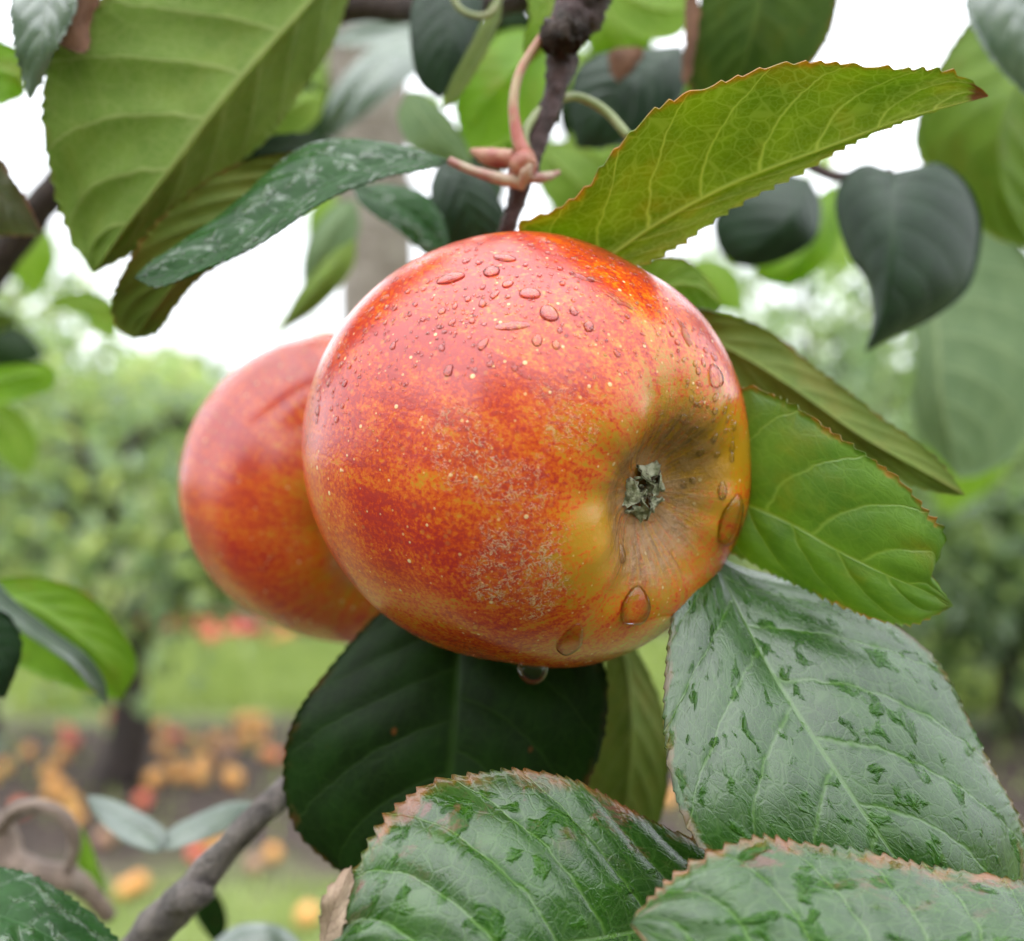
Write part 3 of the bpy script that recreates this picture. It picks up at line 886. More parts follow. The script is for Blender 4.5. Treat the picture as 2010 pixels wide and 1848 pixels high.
# beads of rain on the upper half: the bigger ones singly, the specks as one mass
BEADS = [bead_mesh('water_bead', 6, 16, 20 + k, 0.55, 0.05 + 0.03 * k, 0.15 * k) for k in range(4)]
placed = []
def try_place(px, py, r):
    for (a, b, c) in placed:
        if (a - px) ** 2 + (b - py) ** 2 < (c + r + 3) ** 2:
            return False
    placed.append((px, py, r)); return True
for q in ((884, 547, 34), (965, 534, 20), (1040, 577, 26), (1078, 616, 26), (1005, 640, 40), (990, 507, 30), (1404, 742, 24)):
    placed.append(q)
rb = random.Random(5)
cnt = 0
tries = 0
while cnt < 170 and tries < 6000:
    tries += 1
    a = rb.uniform(0, 2 * math.pi); q = math.sqrt(rb.uniform(0.0, 1.0))
    zone = rb.random()
    if zone < 0.45:                              # fringe along the upper rim
        a = rb.uniform(math.radians(8), math.radians(172)); q = rb.uniform(0.84, 0.97)
        px, py = 1025 + 432 * q * math.cos(a), 884 - 428 * q * math.sin(a)
        r = rb.uniform(3.5, 8)
    elif zone < 0.9:                             # the pale sheen
        px, py = rb.gauss(960, 130), rb.gauss(590, 70)
        r = rb.choice([4, 5, 6, 7, 9, 11])
    else:
        px, py = rb.gauss(1390, 40), rb.gauss(780, 90)
        r = rb.uniform(4, 9)
    if (px - 1025) ** 2 / 430 ** 2 + (py - 884) ** 2 / 425 ** 2 > 0.96 or not try_place(px, py, r):
        continue
    where = ('along the upper rim' if (px - 1025) ** 2 / 432 ** 2 + (py - 884) ** 2 / 428 ** 2 > 0.68 and py < 800 else 'in the pale sheen') if px < 1290 else 'on the right shoulder'
    sz_ = 'bigger round' if r > 7.5 else 'tiny'
    loc, nor = on_apple(px, py)
    d = loc.y
    s = px_m(r, d)
    o = link('water_bead', BEADS[cnt % 4])
    o.matrix_basis = surf_matrix(loc, nor, (s, s * rb.uniform(0.9, 1.25), s * 0.95), rb.uniform(-0.5, 0.5))
    tag(o, sz_ + ' bead of rain among several ' + where + ' of the big wet apple', 'water bead', 'beads of rain on the front apple')
    cnt += 1
vs, fs, k = [], [], 0
sv_, sf_ = bead_mesh('speck', 3, 8, 40, 0.6, 0.0, 0.0), None
spk_v = np.array([v.co for v in sv_.vertices]); spk_f = [list(p.vertices) for p in sv_.polygons]
cnt = 0
while cnt < 800:
    if rb.random() < 0.5:
        a = rb.uniform(math.radians(0), math.radians(178)); q = rb.uniform(0.6, 0.985)
        px, py = 1025 + 432 * q * math.cos(a), 884 - 428 * q * math.sin(a)
    else:
        px, py = rb.gauss(980, 190), rb.gauss(600, 100)
    if (px - 1025) ** 2 / 432 ** 2 + (py - 884) ** 2 / 428 ** 2 > 0.98:
        continue
    loc, nor = on_apple(px, py)
    s = px_m(rb.uniform(1.6, 4.0), loc.y)
    M4 = np.array(surf_matrix(loc, nor, (s, s, s)))
    vs.append(spk_v @ M4[:3, :3].T + M4[:3, 3]); fs += [[i + k for i in q] for q in spk_f]; k += len(spk_v)
    cnt += 1
sp_o = link('water_specks', mesh('water_specks', np.vstack(vs), fs, WATER))
tag(sp_o, 'fine spray of water specks over the upper skin of the big apple', 'water specks', None, 'stuff')

# ------------------------------------------------------------------ the near apple tree
tree = empty('apple_tree', (P(760, 924, 0.62)[0], 0.62, 0.0))
tag(tree, 'near apple tree with pale trunk, wet serrated leaves and two ripe apples', 'apple tree')

tube('trunk', [(-0.055, 0.63, 0.0), P(770, 1500, 0.62), P(752, 900, 0.62), P(738, 480, 0.62), P(722, 150, 0.62), P(715, -250, 0.64)],
     [0.030, 0.025, 0.0235, 0.023, 0.025, 0.024], BARK_PALE, tree, 20, 60, 0.03, 1)
tube('branch', [P(-150, 720, 0.34), P(-20, 540, 0.33), P(100, 380, 0.32), P(330, 160, 0.31), P(640, 20, 0.285), P(820, 14, 0.27), P(1000, -4, 0.24), P(1130, -60, 0.22)],
     [0.0058, 0.0055, 0.0052, 0.005, 0.0046, 0.0042, 0.0038, 0.0036], BARK_DARK, tree, 14, 70, 0.04, 2)
tube('branch', [P(150, 1990, 0.20), P(290, 1835, 0.195), P(375, 1755, 0.195), P(440, 1672, 0.195), P(555, 1556, 0.2), P(700, 1430, 0.27), P(765, 1330, 0.61)],
     [0.0036, 0.0036, 0.0037, 0.0027, 0.0027, 0.0035, 0.007], BARK_GREY, tree, 16, 90, 0.09, 3)
tube('knot', [P(330, 1785, 0.192), P(372, 1762, 0.190), P(418, 1752, 0.190)], [0.0010, 0.0030, 0.0012], BARK_GREY, tree, 12, 18, 0.1, 4)
# fruiting spur above the apples
tube('twig', [P(1170, -90, 0.19), P(1120, 30, 0.188), P(1105, 100, 0.188), P(1090, 180, 0.187), P(1062, 260, 0.186), P(1035, 330, 0.186), P(1012, 400, 0.187), P(985, 480, 0.192), P(930, 600, 0.225)],
     [0.0034, 0.0036, 0.0032, 0.0021, 0.0019, 0.0020, 0.0016, 0.0016, 0.002], BARK_PURPLE, tree, 16, 110, 0.10, 5)
tube('spur', [P(1070, 90, 0.186), P(1100, 72, 0.184), P(1150, 60, 0.186)], [0.0016, 0.0036, 0.0016], BARK_DARK, tree, 16, 26, 0.2, 6)
tube('spur', [P(1100, 40, 0.19), P(1150, 30, 0.19), P(1175, -20, 0.19)], [0.003, 0.0035, 0.003], BARK_PURPLE, tree, 12, 16, 0.1, 7)
tube('bud', [P(1022, 345, 0.184), P(1030, 318, 0.182), P(1040, 296, 0.182)], [0.0022, 0.0026, 0.0008], BUD_RED, tree, 12, 16, 0.08, 8)
tube('bud', [P(1010, 312, 0.184), P(965, 310, 0.186), P(925, 296, 0.188)], [0.0017, 0.0019, 0.0005], BUD_RED, tree, 12, 16, 0.05, 9)
tube('stipule', [P(1035, 350, 0.183), P(1070, 348, 0.185), P(1098, 338, 0.187)], [0.0011, 0.0010, 0.0004], PET_PINK, tree, 10, 12, 0.04, 10)
tube('stipule', [P(1022, 372, 0.183), P(1032, 340, 0.181), P(1042, 322, 0.180)], [0.0006, 0.0012, 0.0004], PET_PINK, tree, 10, 12, 0.04, 11)
tube('bud', [P(652, -6, 0.26), P(661, 18, 0.258), P(664, 40, 0.258)], [0.0008, 0.0018, 0.0006], BUD_RED, tree, 10, 12, 0.05, 12)
# curled branchlet at the lower left
tube('branchlet', [P(-60, 1590, 0.27), P(0, 1640, 0.265), P(22, 1688, 0.262), P(70, 1712, 0.26), P(128, 1724, 0.26), P(165, 1742, 0.262), P(215, 1800, 0.266)],
     [0.0040, 0.0040, 0.0036, 0.0034, 0.0034, 0.0028, 0.0022], BARK_CURL, tree, 14, 60, 0.05, 13)
tube('branchlet', [P(-6, 1630, 0.263), P(34, 1590, 0.26), P(76, 1582, 0.258), P(120, 1598, 0.257), P(144, 1632, 0.257), P(146, 1672, 0.258), P(128, 1716, 0.259)],
     [0.0022, 0.0019, 0.0018, 0.0017, 0.0017, 0.0015, 0.0013], BARK_CURL, tree, 12, 50, 0.05, 14)

def petiole(lf, pts, r, mat, seed=0):
    return tube('petiole', [P(*q) for q in pts], r, mat, lf, 10, 30, 0.02, seed)

# --- leaves in focus -------------------------------------------------------
l = leaf(tree, [(1095, 575, .172), (1189, 509, .168), (1293, 437, .164), (1436, 362, .160), (1614, 293, .157), (1757, 237, .156), (1870, 204, .156), (1938, 187, .157)],
     [(1040, 505, .166), (1022, 443, .163), (1088, 412, .160), (1150, 366, .157), (1189, 312, .154), (1243, 259, .151), (1293, 218, .149), (1372, 182, .147), (1440, 158, .147), (1511, 136, .147), (1611, 126, .148), (1728, 133, .150), (1846, 141, .153), (1905, 163, .155)],
     [(1180, 552, .170), (1245, 524, .167), (1330, 482, .164), (1436, 408, .161), (1579, 333, .158), (1686, 270, .157), (1830, 217, .1565)],
     LM['bright_top'], LM['bright_under'], 'under', 300, 22, 30, 0.00075, quilt=0.0005, bulge=0.03, wave=0.0006, nveins=8, slant=0.24, seed=1,
     label='long bright yellow green leaf with finely netted veins and brown tip above the big apple')
petiole(l, [(1035, 300, .184), (1030, 262, .184), (1060, 218, .186), (1100, 194, .188), (1140, 192, .19), (1190, 220, .19), (1235, 270, .188)], [.0009] * 7, PET_GREEN, 31)

l = leaf(tree, [(1330, 960, .172), (1465, 992, .165), (1560, 1032, .160), (1640, 1078, .157), (1740, 1128, .155), (1815, 1160, .155), (1872, 1190, .156)],
     [(1370, 850, .170), (1455, 766, .164), (1520, 778, .161), (1580, 812, .158), (1650, 862, .155), (1720, 910, .153), (1770, 950, .152), (1820, 1010, .152), (1852, 1048, .153), (1842, 1092, .154), (1826, 1122, .1545), (1842, 1150, .155)],
     [(1360, 1030, .172), (1440, 1085, .168), (1560, 1148, .163), (1640, 1186, .160), (1720, 1212, .158), (1790, 1222, .157), (1838, 1206, .1565)],
     LM['bright_top'], LM['bright_under'], 'top', 260, 22, 34, 0.0007, quilt=0.0007, bulge=0.03, wave=0.0005, nveins=6, slant=0.26, seed=2,
     label='bright green leaf with orange serrated margin and a bitten notch near its tip, right of the apple')

l = leaf(tree, [(1330, 640, .20), (1440, 690, .195), (1560, 765, .188), (1680, 850, .182), (1790, 915, .178), (1893, 972, .177)],
     [(1320, 600, .198), (1380, 606, .196), (1500, 648, .194), (1610, 728, .188), (1720, 815, .183), (1830, 900, .179)],
     [(1340, 700, .20), (1430, 760, .196), (1560, 840, .19), (1680, 895, .184), (1780, 948, .179), (1850, 968, .178)],
     LM['silver_top'], LM['olive_under'], 'under', 160, 14, 26, 0.0005, quilt=0.0004, bulge=0.06, wave=0.0006, seed=3,
     label='dark olive leaf arching down behind the bright leaf with the orange margin')
l = leaf(tree, [(1200, 640, .20), (1290, 570, .198), (1360, 560, .20), (1416, 600, .205)],
     [(1230, 560, .196), (1270, 512, .195), (1340, 510, .198), (1395, 560, .203)], [(1260, 640, .2), (1330, 640, .203), (1390, 622, .205)],
     LM['bright_top'], LM['green_under'], 'under', 90, 10, 14, 0.0004, seed=4, label='small green leaf tucked between the bright long leaf and the apple')

# big wet leaf right below the apple
l = leaf(tree, [(1395, 1080, .168), (1450, 1200, .160), (1520, 1330, .152), (1600, 1455, .146), (1690, 1590, .142), (1760, 1690, .141), (1850, 1860, .143)],
     [(1345, 1130, .160), (1318, 1240, .152), (1308, 1390, .145), (1312, 1500, .141), (1340, 1610, .138), (1400, 1690, .137), (1520, 1770, .138), (1700, 1850, .141)],
     [(1470, 1110, .172), (1590, 1155, .170), (1710, 1205, .167), (1810, 1280, .164), (1900, 1405, .160), (1965, 1520, .157), (2015, 1640, .154), (2000, 1780, .149)],
     LM['wet_top_plain'], LM['green_under'], 'top', 300, 24, 42, 0.0005, quilt=0.0005, bulge=0.05, wave=0.0009, nveins=7, slant=0.25, seed=5,
     label='broad silvery wet leaf speckled with water at the lower right below the apple')

# dark leaf under the apple
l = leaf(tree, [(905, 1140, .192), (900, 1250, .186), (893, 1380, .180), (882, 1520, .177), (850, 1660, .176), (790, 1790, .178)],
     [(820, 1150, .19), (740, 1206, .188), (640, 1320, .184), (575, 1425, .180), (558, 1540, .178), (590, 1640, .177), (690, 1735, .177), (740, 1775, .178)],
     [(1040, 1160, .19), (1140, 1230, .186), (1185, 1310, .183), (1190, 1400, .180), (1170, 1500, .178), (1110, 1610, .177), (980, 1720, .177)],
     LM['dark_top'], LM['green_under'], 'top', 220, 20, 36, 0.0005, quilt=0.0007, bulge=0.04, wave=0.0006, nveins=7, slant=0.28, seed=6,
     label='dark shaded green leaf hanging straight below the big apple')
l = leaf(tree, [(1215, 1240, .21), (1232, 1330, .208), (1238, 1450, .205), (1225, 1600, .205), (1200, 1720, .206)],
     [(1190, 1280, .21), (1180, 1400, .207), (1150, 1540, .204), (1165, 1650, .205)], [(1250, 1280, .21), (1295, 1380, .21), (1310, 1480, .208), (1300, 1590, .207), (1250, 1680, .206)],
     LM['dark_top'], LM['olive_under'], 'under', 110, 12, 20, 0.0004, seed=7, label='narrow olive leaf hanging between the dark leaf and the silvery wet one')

# front leaf at the bottom
l = leaf(tree, [(1560, 1760, .155), (1380, 1800, .147), (1200, 1840, .137), (1010, 1868, .127), (860, 1880, .125), (700, 1880, .125), (600, 1925, .128)],
     [(1500, 1718, .156), (1420, 1668, .154), (1330, 1638, .152), (1230, 1588, .150), (1130, 1538, .148), (1050, 1516, .146), (985, 1513, .144), (900, 1522, .1415), (845, 1538, .139), (785, 1582, .136), (735, 1645, .133), (700, 1715, .131), (670, 1800, .129)],
     [(1480, 1900, .136), (1300, 2000, .124), (1100, 2060, .118), (900, 2080, .116), (720, 2020, .119)],
     LM['wet_top'], LM['green_under'], 'top', 340, 30, 46, 0.0008, quilt=0.0008, bulge=0.03, wave=0.0005, nveins=9, slant=0.2, seed=8,
     label='large grey green wet leaf with reddish toothed margin at the bottom centre')
leaf(l, [(632, 1870, .129), (652, 1790, .128), (668, 1752, .128), (690, 1700, .130)], [(628, 1830, .129), (634, 1775, .128), (655, 1735, .129)], [(665, 1850, .127), (676, 1800, .1275), (686, 1745, .129)],
     LM['pale_dry'], LM['pale_dry'], 'top', 50, 6, 5, 0.0006, wave=0.0012, seed=9, name='dry_patch', label='torn pale brown dry patch at the left margin of the bottom leaf')

# nearest leaf, bottom right corner
l = leaf(tree, [(2120, 1960, .128), (1900, 1930, .124), (1700, 1910, .120), (1500, 1885, .118), (1340, 1850, .118), (1238, 1812, .120)],
     [(2130, 1800, .140), (2010, 1742, .1385), (1900, 1712, .137), (1780, 1688, .135), (1640, 1664, .133), (1540, 1654, .131), (1470, 1656, .129), (1390, 1686, .126), (1310, 1738, .1235), (1255, 1790, .121)],
     [(2060, 2080, .118), (1860, 2080, .113), (1660, 2040, .110), (1480, 1980, .110), (1320, 1900, .114)],
     LM['wet_top'], LM['green_under'], 'top', 340, 30, 40, 0.0010, quilt=0.0008, bulge=0.03, wave=0.0006, nveins=8, slant=0.22, seed=10,
     label='nearest wet leaf with coarse red brown teeth in the bottom right corner')

# --- upper left -------------------------------------------------------------
l = leaf(tree, [(672, -70, .215), (610, 0, .208), (520, 100, .202), (430, 205, .197), (340, 325, .194), (250, 440, .194), (182, 535, .197)],
     [(520, -150, .20), (330, -90, .196), (200, 10, .192), (110, 95, .190), (86, 200, .190), (92, 290, .191), (108, 380, .193), (138, 470, .195), (165, 505, .196)],
     [(690, -20, .218), (662, 70, .217), (590, 175, .215), (500, 290, .212), (400, 385, .207), (300, 465, .202), (225, 508, .199)],
     LM['dark_top'], LM['green_under'], 'under', 240, 20, 36, 0.0007, quilt=0.0011, bulge=0.03, wave=0.0008, nveins=7, slant=0.22, seed=11,
     label='big green leaf seen from below with bold pale ribs in the upper left')
l = leaf(tree, [(640, 300, .205), (540, 370, .2), (430, 460, .196), (340, 560, .195), (262, 664, .198)],
     [(560, 302, .2), (470, 322, .196), (390, 365, .193), (300, 445, .191), (250, 520, .191), (222, 590, .193), (228, 640, .196)],
     [(600, 400, .205), (500, 480, .203), (400, 540, .2), (345, 600, .199), (305, 650, .199)],
     LM['dark_top'], LM['olive_under'], 'under', 160, 14, 24, 0.0005, quilt=0.0006, bulge=0.04, wave=0.0008, seed=12,
     label='olive leaf seen from below hanging behind the glossy wet leaf in the upper left')
l = leaf(tree, [(882, 314, .185), (790, 318, .181), (690, 340, .178), (580, 395, .175), (460, 470, .173), (350, 530, .172), (264, 546, .173)],
     [(820, 296, .188), (720, 276, .190), (620, 282, .190), (540, 335, .187), (450, 405, .184), (360, 472, .179), (295, 515, .175)],
     [(830, 334, .179), (740, 354, .175), (660, 382, .172), (545, 448, .169), (430, 518, .168), (350, 552, .169), (305, 562, .171)],
     LM['glossy_top'], LM['green_under'], 'top', 240, 18, 34, 0.0005, quilt=0.0006, bulge=0.10, wave=0.0005, nveins=8, seed=13,
     label='glossy dark wet leaf pointing down to the left above the second apple')
petiole(l, [(1022, 358, .183), (985, 352, .183), (930, 336, .184), (882, 316, .185)], [.0014, .0012, .0009, .0008], PET_PINK, 32)
leaf(tree, [(660, 280, .235), (580, 282, .23), (480, 300, .225), (390, 340, .225)], [(600, 262, .232), (500, 275, .226)], [(600, 310, .23), (500, 330, .226)],
     LM['dark_top'], LM['dark_top'], 'top', 60, 8, 12, .0004, seed=14, label='sliver of dark leaf between the big ribbed leaf and the glossy one')
leaf(tree, [(80, -90, .185), (88, 0, .183), (80, 90, .182), (58, 198, .184)], [(45, -80, .183), (25, 10, .181), (30, 90, .181), (45, 150, .183)], [(150, -60, .185), (150, 10, .184), (115, 80, .183), (85, 150, .184)],
     LM['silver_top'], LM['green_under'], 'top', 90, 10, 16, .0006, quilt=.0006, wave=.0008, seed=15, label='grey green drooping leaf at the top left corner')
leaf(tree, [(172, -60, .187), (165, 10, .187), (140, 60, .186), (122, 92, .186)], [(135, -40, .186), (118, 40, .185), (112, 75, .186)], [(200, -40, .19), (178, 50, .189), (170, 98, .188)],
     LM['dry'], LM['dry'], 'top', 50, 7, 6, .0008, wave=.001, seed=16, label='withered brown leaf curl beside the grey green leaf at the top left')
leaf(tree, [(-60, 130, .22), (-10, 140, .22), (30, 150, .22), (48, 185, .222)], [(-40, 80, .22), (0, 82, .22), (38, 110, .221)], [(-40, 210, .22), (0, 205, .22), (30, 195, .221)],
     LM['lime'], LM['lime'], 'under', 50, 7, 8, .0004, seed=17, label='plain green leaf end at the left edge under the grey drooping leaf')
leaf(tree, [(-60, 330, .20), (-10, 370, .2), (40, 420, .2), (82, 464, .202)], [(-30, 310, .195), (10, 338, .195), (45, 380, .198)], [(-60, 430, .205), (0, 462, .205), (50, 464, .204)],
     LM['reddish_top'], LM['lime'], 'top', 70, 8, 10, .0006, wave=.001, seed=18, label='pale reddish leaf with orange margin at the left edge')
leaf(tree, [(230, 610, .30), (180, 600, .3), (130, 592, .3), (98, 604, .3)], [(210, 590, .3), (170, 575, .3), (120, 582, .3)], [(225, 660, .3), (185, 648, .3), (170, 622, .3), (130, 606, .3)],
     LM['green_under'], LM['green_under'], 'under', 50, 7, 6, .0008, seed=19, label='small blurred leaf against the white sky left of the second apple')
leaf(tree, [(-40, 760, .28), (20, 745, .28), (70, 735, .28), (112, 742, .282)], [(-20, 725, .28), (40, 715, .28), (95, 718, .281)], [(-20, 795, .28), (40, 785, .28), (95, 768, .281)],
     LM['lime'], LM['lime'], 'under', 50, 7, 0, 0, seed=20, label='bright lime leaf at the left edge in front of the far trees')
leaf(tree, [(-60, 790, .36), (-10, 820, .36), (30, 860, .36), (60, 930, .36)], [(-20, 780, .36), (40, 810, .36), (75, 870, .36)], [(-50, 850, .36), (-10, 890, .36), (30, 925, .36)],
     LM['green_under'], LM['green_under'], 'under', 40, 6, 0, 0, seed=21, label='soft blurred green leaf at the left edge below the lime one')
leaf(tree, [(-60, 620, .34), (-20, 632, .34), (35, 628, .34)], [(-40, 600, .34), (0, 612, .34)], [(-40, 660, .34), (10, 648, .34)], LM['dark_top'], LM['green_under'], 'under', 30, 5, seed=22,
     label='dark blurred leaf tip at the left edge above the lime leaf')

# --- lower left ---------------------------------------------------------------
leaf(tree, [(-60, 1160, .24), (40, 1180, .235), (140, 1240, .232), (215, 1310, .232), (240, 1372, .234)], [(-20, 1140, .238), (70, 1134, .235), (160, 1160, .233), (225, 1220, .233), (268, 1300, .234)], [(-30, 1260, .24), (60, 1320, .236), (130, 1345, .234), (190, 1362, .234)],
     LM['bright_top'], LM['lime'], 'under', 110, 12, 10, .0003, bulge=.04, seed=23, label='broad bright green leaf at the left edge below the far trees')
leaf(tree, [(-50, 1130, .222), (10, 1185, .222), (80, 1240, .222), (150, 1290, .222), (190, 1340, .223), (212, 1385, .225)], [(-20, 1130, .222), (30, 1180, .2222), (100, 1235, .2222), (170, 1285, .2225), (205, 1335, .224)], [(-50, 1170, .215), (10, 1215, .215), (80, 1262, .216), (140, 1305, .218), (180, 1352, .222)],
     LM['silver_top'], LM['green_under'], 'top', 80, 8, 0, 0, seed=24, label='shiny white edged leaf seen almost edge on across the broad bright leaf')
leaf(tree, [(-70, 1230, .20), (-20, 1260, .2), (15, 1310, .2), (10, 1372, .202)], [(-30, 1190, .2), (20, 1215, .2), (42, 1280, .201)], [(-60, 1320, .2), (-30, 1350, .2)],
     LM['blue_top'], LM['green_under'], 'top', 50, 7, 8, .0004, seed=25, label='dark bluish leaf end at the left edge in front of the shiny one')
leaf(tree, [(322, 1665, .24), (300, 1640, .242), (250, 1610, .245), (205, 1588, .25), (168, 1562, .255)], [(325, 1630, .243), (270, 1590, .247), (210, 1566, .252)], [(300, 1672, .237), (240, 1650, .24), (190, 1605, .25)],
     LM['silver_top'], LM['dark_top'], 'top', 60, 8, 0, 0, bulge=.05, seed=26, label='silvery wet leaf pointing left, beside the grey branch at the lower left')
leaf(tree, [(322, 1668, .24), (350, 1640, .243), (410, 1610, .248), (460, 1588, .253), (508, 1574, .258)], [(330, 1630, .245), (390, 1598, .25), (450, 1575, .255)], [(350, 1665, .24), (420, 1640, .244), (470, 1608, .252)],
     LM['silver_top'], LM['lime'], 'top', 60, 8, 0, 0, bulge=.05, seed=27, label='silvery wet leaf pointing right, touching the grey branch at the lower left')
leaf(tree, [(158, 1620, .27), (168, 1690, .268), (188, 1750, .266), (222, 1812, .266)], [(150, 1670, .268), (165, 1740, .267), (200, 1800, .266)], [(178, 1660, .27), (200, 1720, .268), (216, 1780, .266)],
     LM['lime'], LM['lime'], 'under', 50, 6, 0, 0, seed=28, label='narrow lime leaf hanging beside the curled branchlet')
leaf(tree, [(-80, 1790, .165), (0, 1800, .163), (80, 1830, .162), (160, 1880, .162), (240, 1930, .165)], [(-60, 1700, .172), (0, 1703, .171), (70, 1722, .17), (150, 1772, .169), (220, 1835, .168), (260, 1890, .167)], [(-60, 1880, .155), (40, 1930, .154), (140, 1960, .156)],
     LM['glossy_top'], LM['green_under'], 'top', 140, 14, 24, .0006, quilt=.0007, seed=29, label='dark wet leaf in the bottom left corner')
leaf(tree, [(400, 1880, .24), (460, 1840, .24), (530, 1830, .24), (600, 1870, .24)], [(420, 1850, .243), (470, 1815, .244), (540, 1815, .244), (580, 1840, .243)], [(420, 1900, .236), (500, 1890, .236), (570, 1890, .237)],
     LM['silver_top'], LM['green_under'], 'top', 50, 7, 0, 0, seed=30, label='grey green leaf at the bottom edge beside the grey branch')
leaf(tree, [(380, 1720, .27), (410, 1760, .27), (430, 1800, .27), (425, 1860, .27)], [(400, 1730, .27), (435, 1770, .27), (445, 1820, .27)], [(370, 1760, .27), (390, 1810, .27)],
     LM['dark_top'], LM['green_under'], 'top', 40, 6, seed=31, label='dark leaf behind the knot of the grey branch')

# --- upper right ----------------------------------------------------------------
leaf(tree, [(1752, 338, .235), (1752, 420, .228), (1748, 520, .226), (1730, 620, .228), (1698, 692, .232)], [(1700, 322, .238), (1655, 348, .24), (1640, 410, .24), (1665, 500, .238), (1705, 560, .234), (1712, 630, .233)], [(1790, 330, .235), (1850, 322, .236), (1905, 370, .238), (1928, 450, .24), (1905, 560, .24), (1840, 620, .238), (1760, 660, .235)],
     LM['blue_top'], LM['green_under'], 'top', 130, 12, 0, 0, bulge=.05, quilt=.0002, seed=32, label='dark heart shaped leaf folded along its midrib at the right')
tube('twig', [P(1540, 300, .25), P(1590, 325, .248), P(1650, 348, .245), P(1752, 338, .238)], [.0014, .0014, .0014, .001], BARK_PURPLE, tree, 10, 20, .03, 40)
leaf(tree, [(1590, 350, .30), (1560, 420, .29), (1500, 480, .29), (1440, 520, .295)], [(1530, 340, .3), (1450, 370, .295), (1402, 430, .295), (1412, 490, .295)], [(1612, 400, .3), (1600, 470, .295), (1540, 510, .295), (1480, 525, .295)],
     LM['blue_top'], LM['green_under'], 'top', 70, 9, 0, 0, seed=33, label='blurred dark round leaf below the long bright leaf')
leaf(tree, [(1640, 360, .34), (1610, 450, .335), (1560, 520, .335), (1500, 555, .34)], [(1590, 400, .34), (1540, 470, .337), (1480, 530, .34)], [(1660, 430, .34), (1625, 510, .338), (1560, 560, .34)],
     LM['lime'], LM['lime'], 'under', 60, 8, 0, 0, seed=34, label='blurred lime leaf behind the dark round leaf')
leaf(tree, [(2080, 40, .27), (2000, 150, .262), (1960, 260, .26), (1970, 380, .262), (2030, 490, .266)], [(1960, 0, .268), (1890, 60, .265), (1830, 160, .263), (1798, 260, .263), (1820, 340, .264), (1890, 420, .265), (1950, 465, .266)], [(2120, 120, .27), (2110, 250, .266), (2100, 380, .266), (2080, 460, .267)],
     LM['dark_top'], LM['lime'], 'under', 130, 12, 20, .0005, quilt=.0006, yellow=None if False else None) if False else leaf(tree, [(2080, 40, .27), (2000, 150, .262), (1960, 260, .26), (1970, 380, .262), (2030, 490, .266)], [(1960, 0, .268), (1890, 60, .265), (1830, 160, .263), (1798, 260, .263), (1820, 340, .264), (1890, 420, .265), (1950, 465, .266)], [(2120, 120, .27), (2110, 250, .266), (2100, 380, .266), (2080, 460, .267)],
     LM['dark_top'], LM['lime'], 'under', 130, 12, 20, .0005, quilt=.0006, seed=35, label='large yellow green backlit leaf at the upper right edge')
leaf(tree, [(1960, -90, .235), (1990, 0, .232), (2020, 90, .232), (2050, 200, .235)], [(1910, -60, .235), (1896, 10, .233), (1925, 80, .233), (1960, 130, .234), (2005, 175, .235)], [(2050, -60, .235), (2090, 40, .234), (2090, 140, .235)],
     LM['silver_top'], LM['green_under'], 'top', 90, 10, 18, .0006, quilt=.0006, seed=36, label='grey green toothed leaf in the top right corner')
leaf(tree, [(1830, 520, .34), (1835, 640, .33), (1845, 780, .325), (1880, 940, .33)], [(1800, 600, .335), (1795, 720, .33), (1800, 840, .33)], [(1950, 440, .34), (2050, 560, .34), (2080, 720, .336), (2000, 880, .333), (1930, 930, .332)],
     LM['pale_under'], LM['pale_under'], 'under', 100, 12, 0, 0, quilt=.0006, bulge=.03, seed=37, label='large pale green blurred leaf at the right edge')
leaf(tree, [(1500, -110, .235), (1490, 0, .228), (1470, 90, .226), (1440, 200, .228)], [(1400, -90, .232), (1375, 10, .229), (1352, 90, .228), (1350, 160, .228), (1380, 195, .228)], [(1640, -80, .235), (1640, 20, .232), (1605, 110, .229), (1530, 175, .228)],
     LM['blue_top'], LM['olive_dark'], 'under', 110, 12, 10, .0004, quilt=.0004, seed=38, label='dark green leaf with reddish left margin hanging from the top edge')
leaf(tree, [(1357, -20, .226), (1358, 50, .2255), (1350, 110, .2255), (1345, 170, .226)], [(1346, 10, .2255), (1346, 80, .2252), (1340, 130, .2255)], [(1372, 10, .2258), (1368, 70, .2256), (1356, 140, .2258)],
     LM['dry'], LM['dry'], 'top', 40, 6, 5, .0005, seed=39, label='brown withered margin beside the dark leaf at the top edge')
leaf(tree, [(1340, 90, .26), (1280, 120, .255), (1220, 170, .252), (1160, 230, .252), (1130, 290, .255)], [(1280, 95, .26), (1200, 100, .257), (1140, 130, .255), (1120, 200, .254)], [(1345, 160, .256), (1320, 220, .254), (1250, 270, .253), (1180, 290, .254)],
     LM['blue_top'], LM['green_under'], 'top', 80, 10, 14, .0005, quilt=.0007, seed=40, label='blurred blue green leaf behind the spur of the upper twig')
leaf(tree, [(1205, 95, .245), (1222, 110, .244), (1235, 130, .244), (1215, 162, .245)], [(1195, 110, .245), (1200, 140, .245)], [(1245, 92, .245), (1262, 100, .245), (1245, 135, .245)],
     LM['dry'], LM['dry'], 'top', 30, 5, 4, .0006, seed=41, label='small withered brown leaf scrap right of the spur')
leaf(tree, [(1180, -40, .28), (1240, 0, .276), (1300, 20, .276), (1370, 15, .28)], [(1200, -60, .28), (1280, -40, .278), (1340, -20, .279)], [(1200, 30, .278), (1260, 75, .276), (1330, 70, .278)],
     LM['green_under'], LM['green_under'], 'under', 60, 8, 0, 0, seed=42, label='blurred green leaf at the top edge right of the spur')
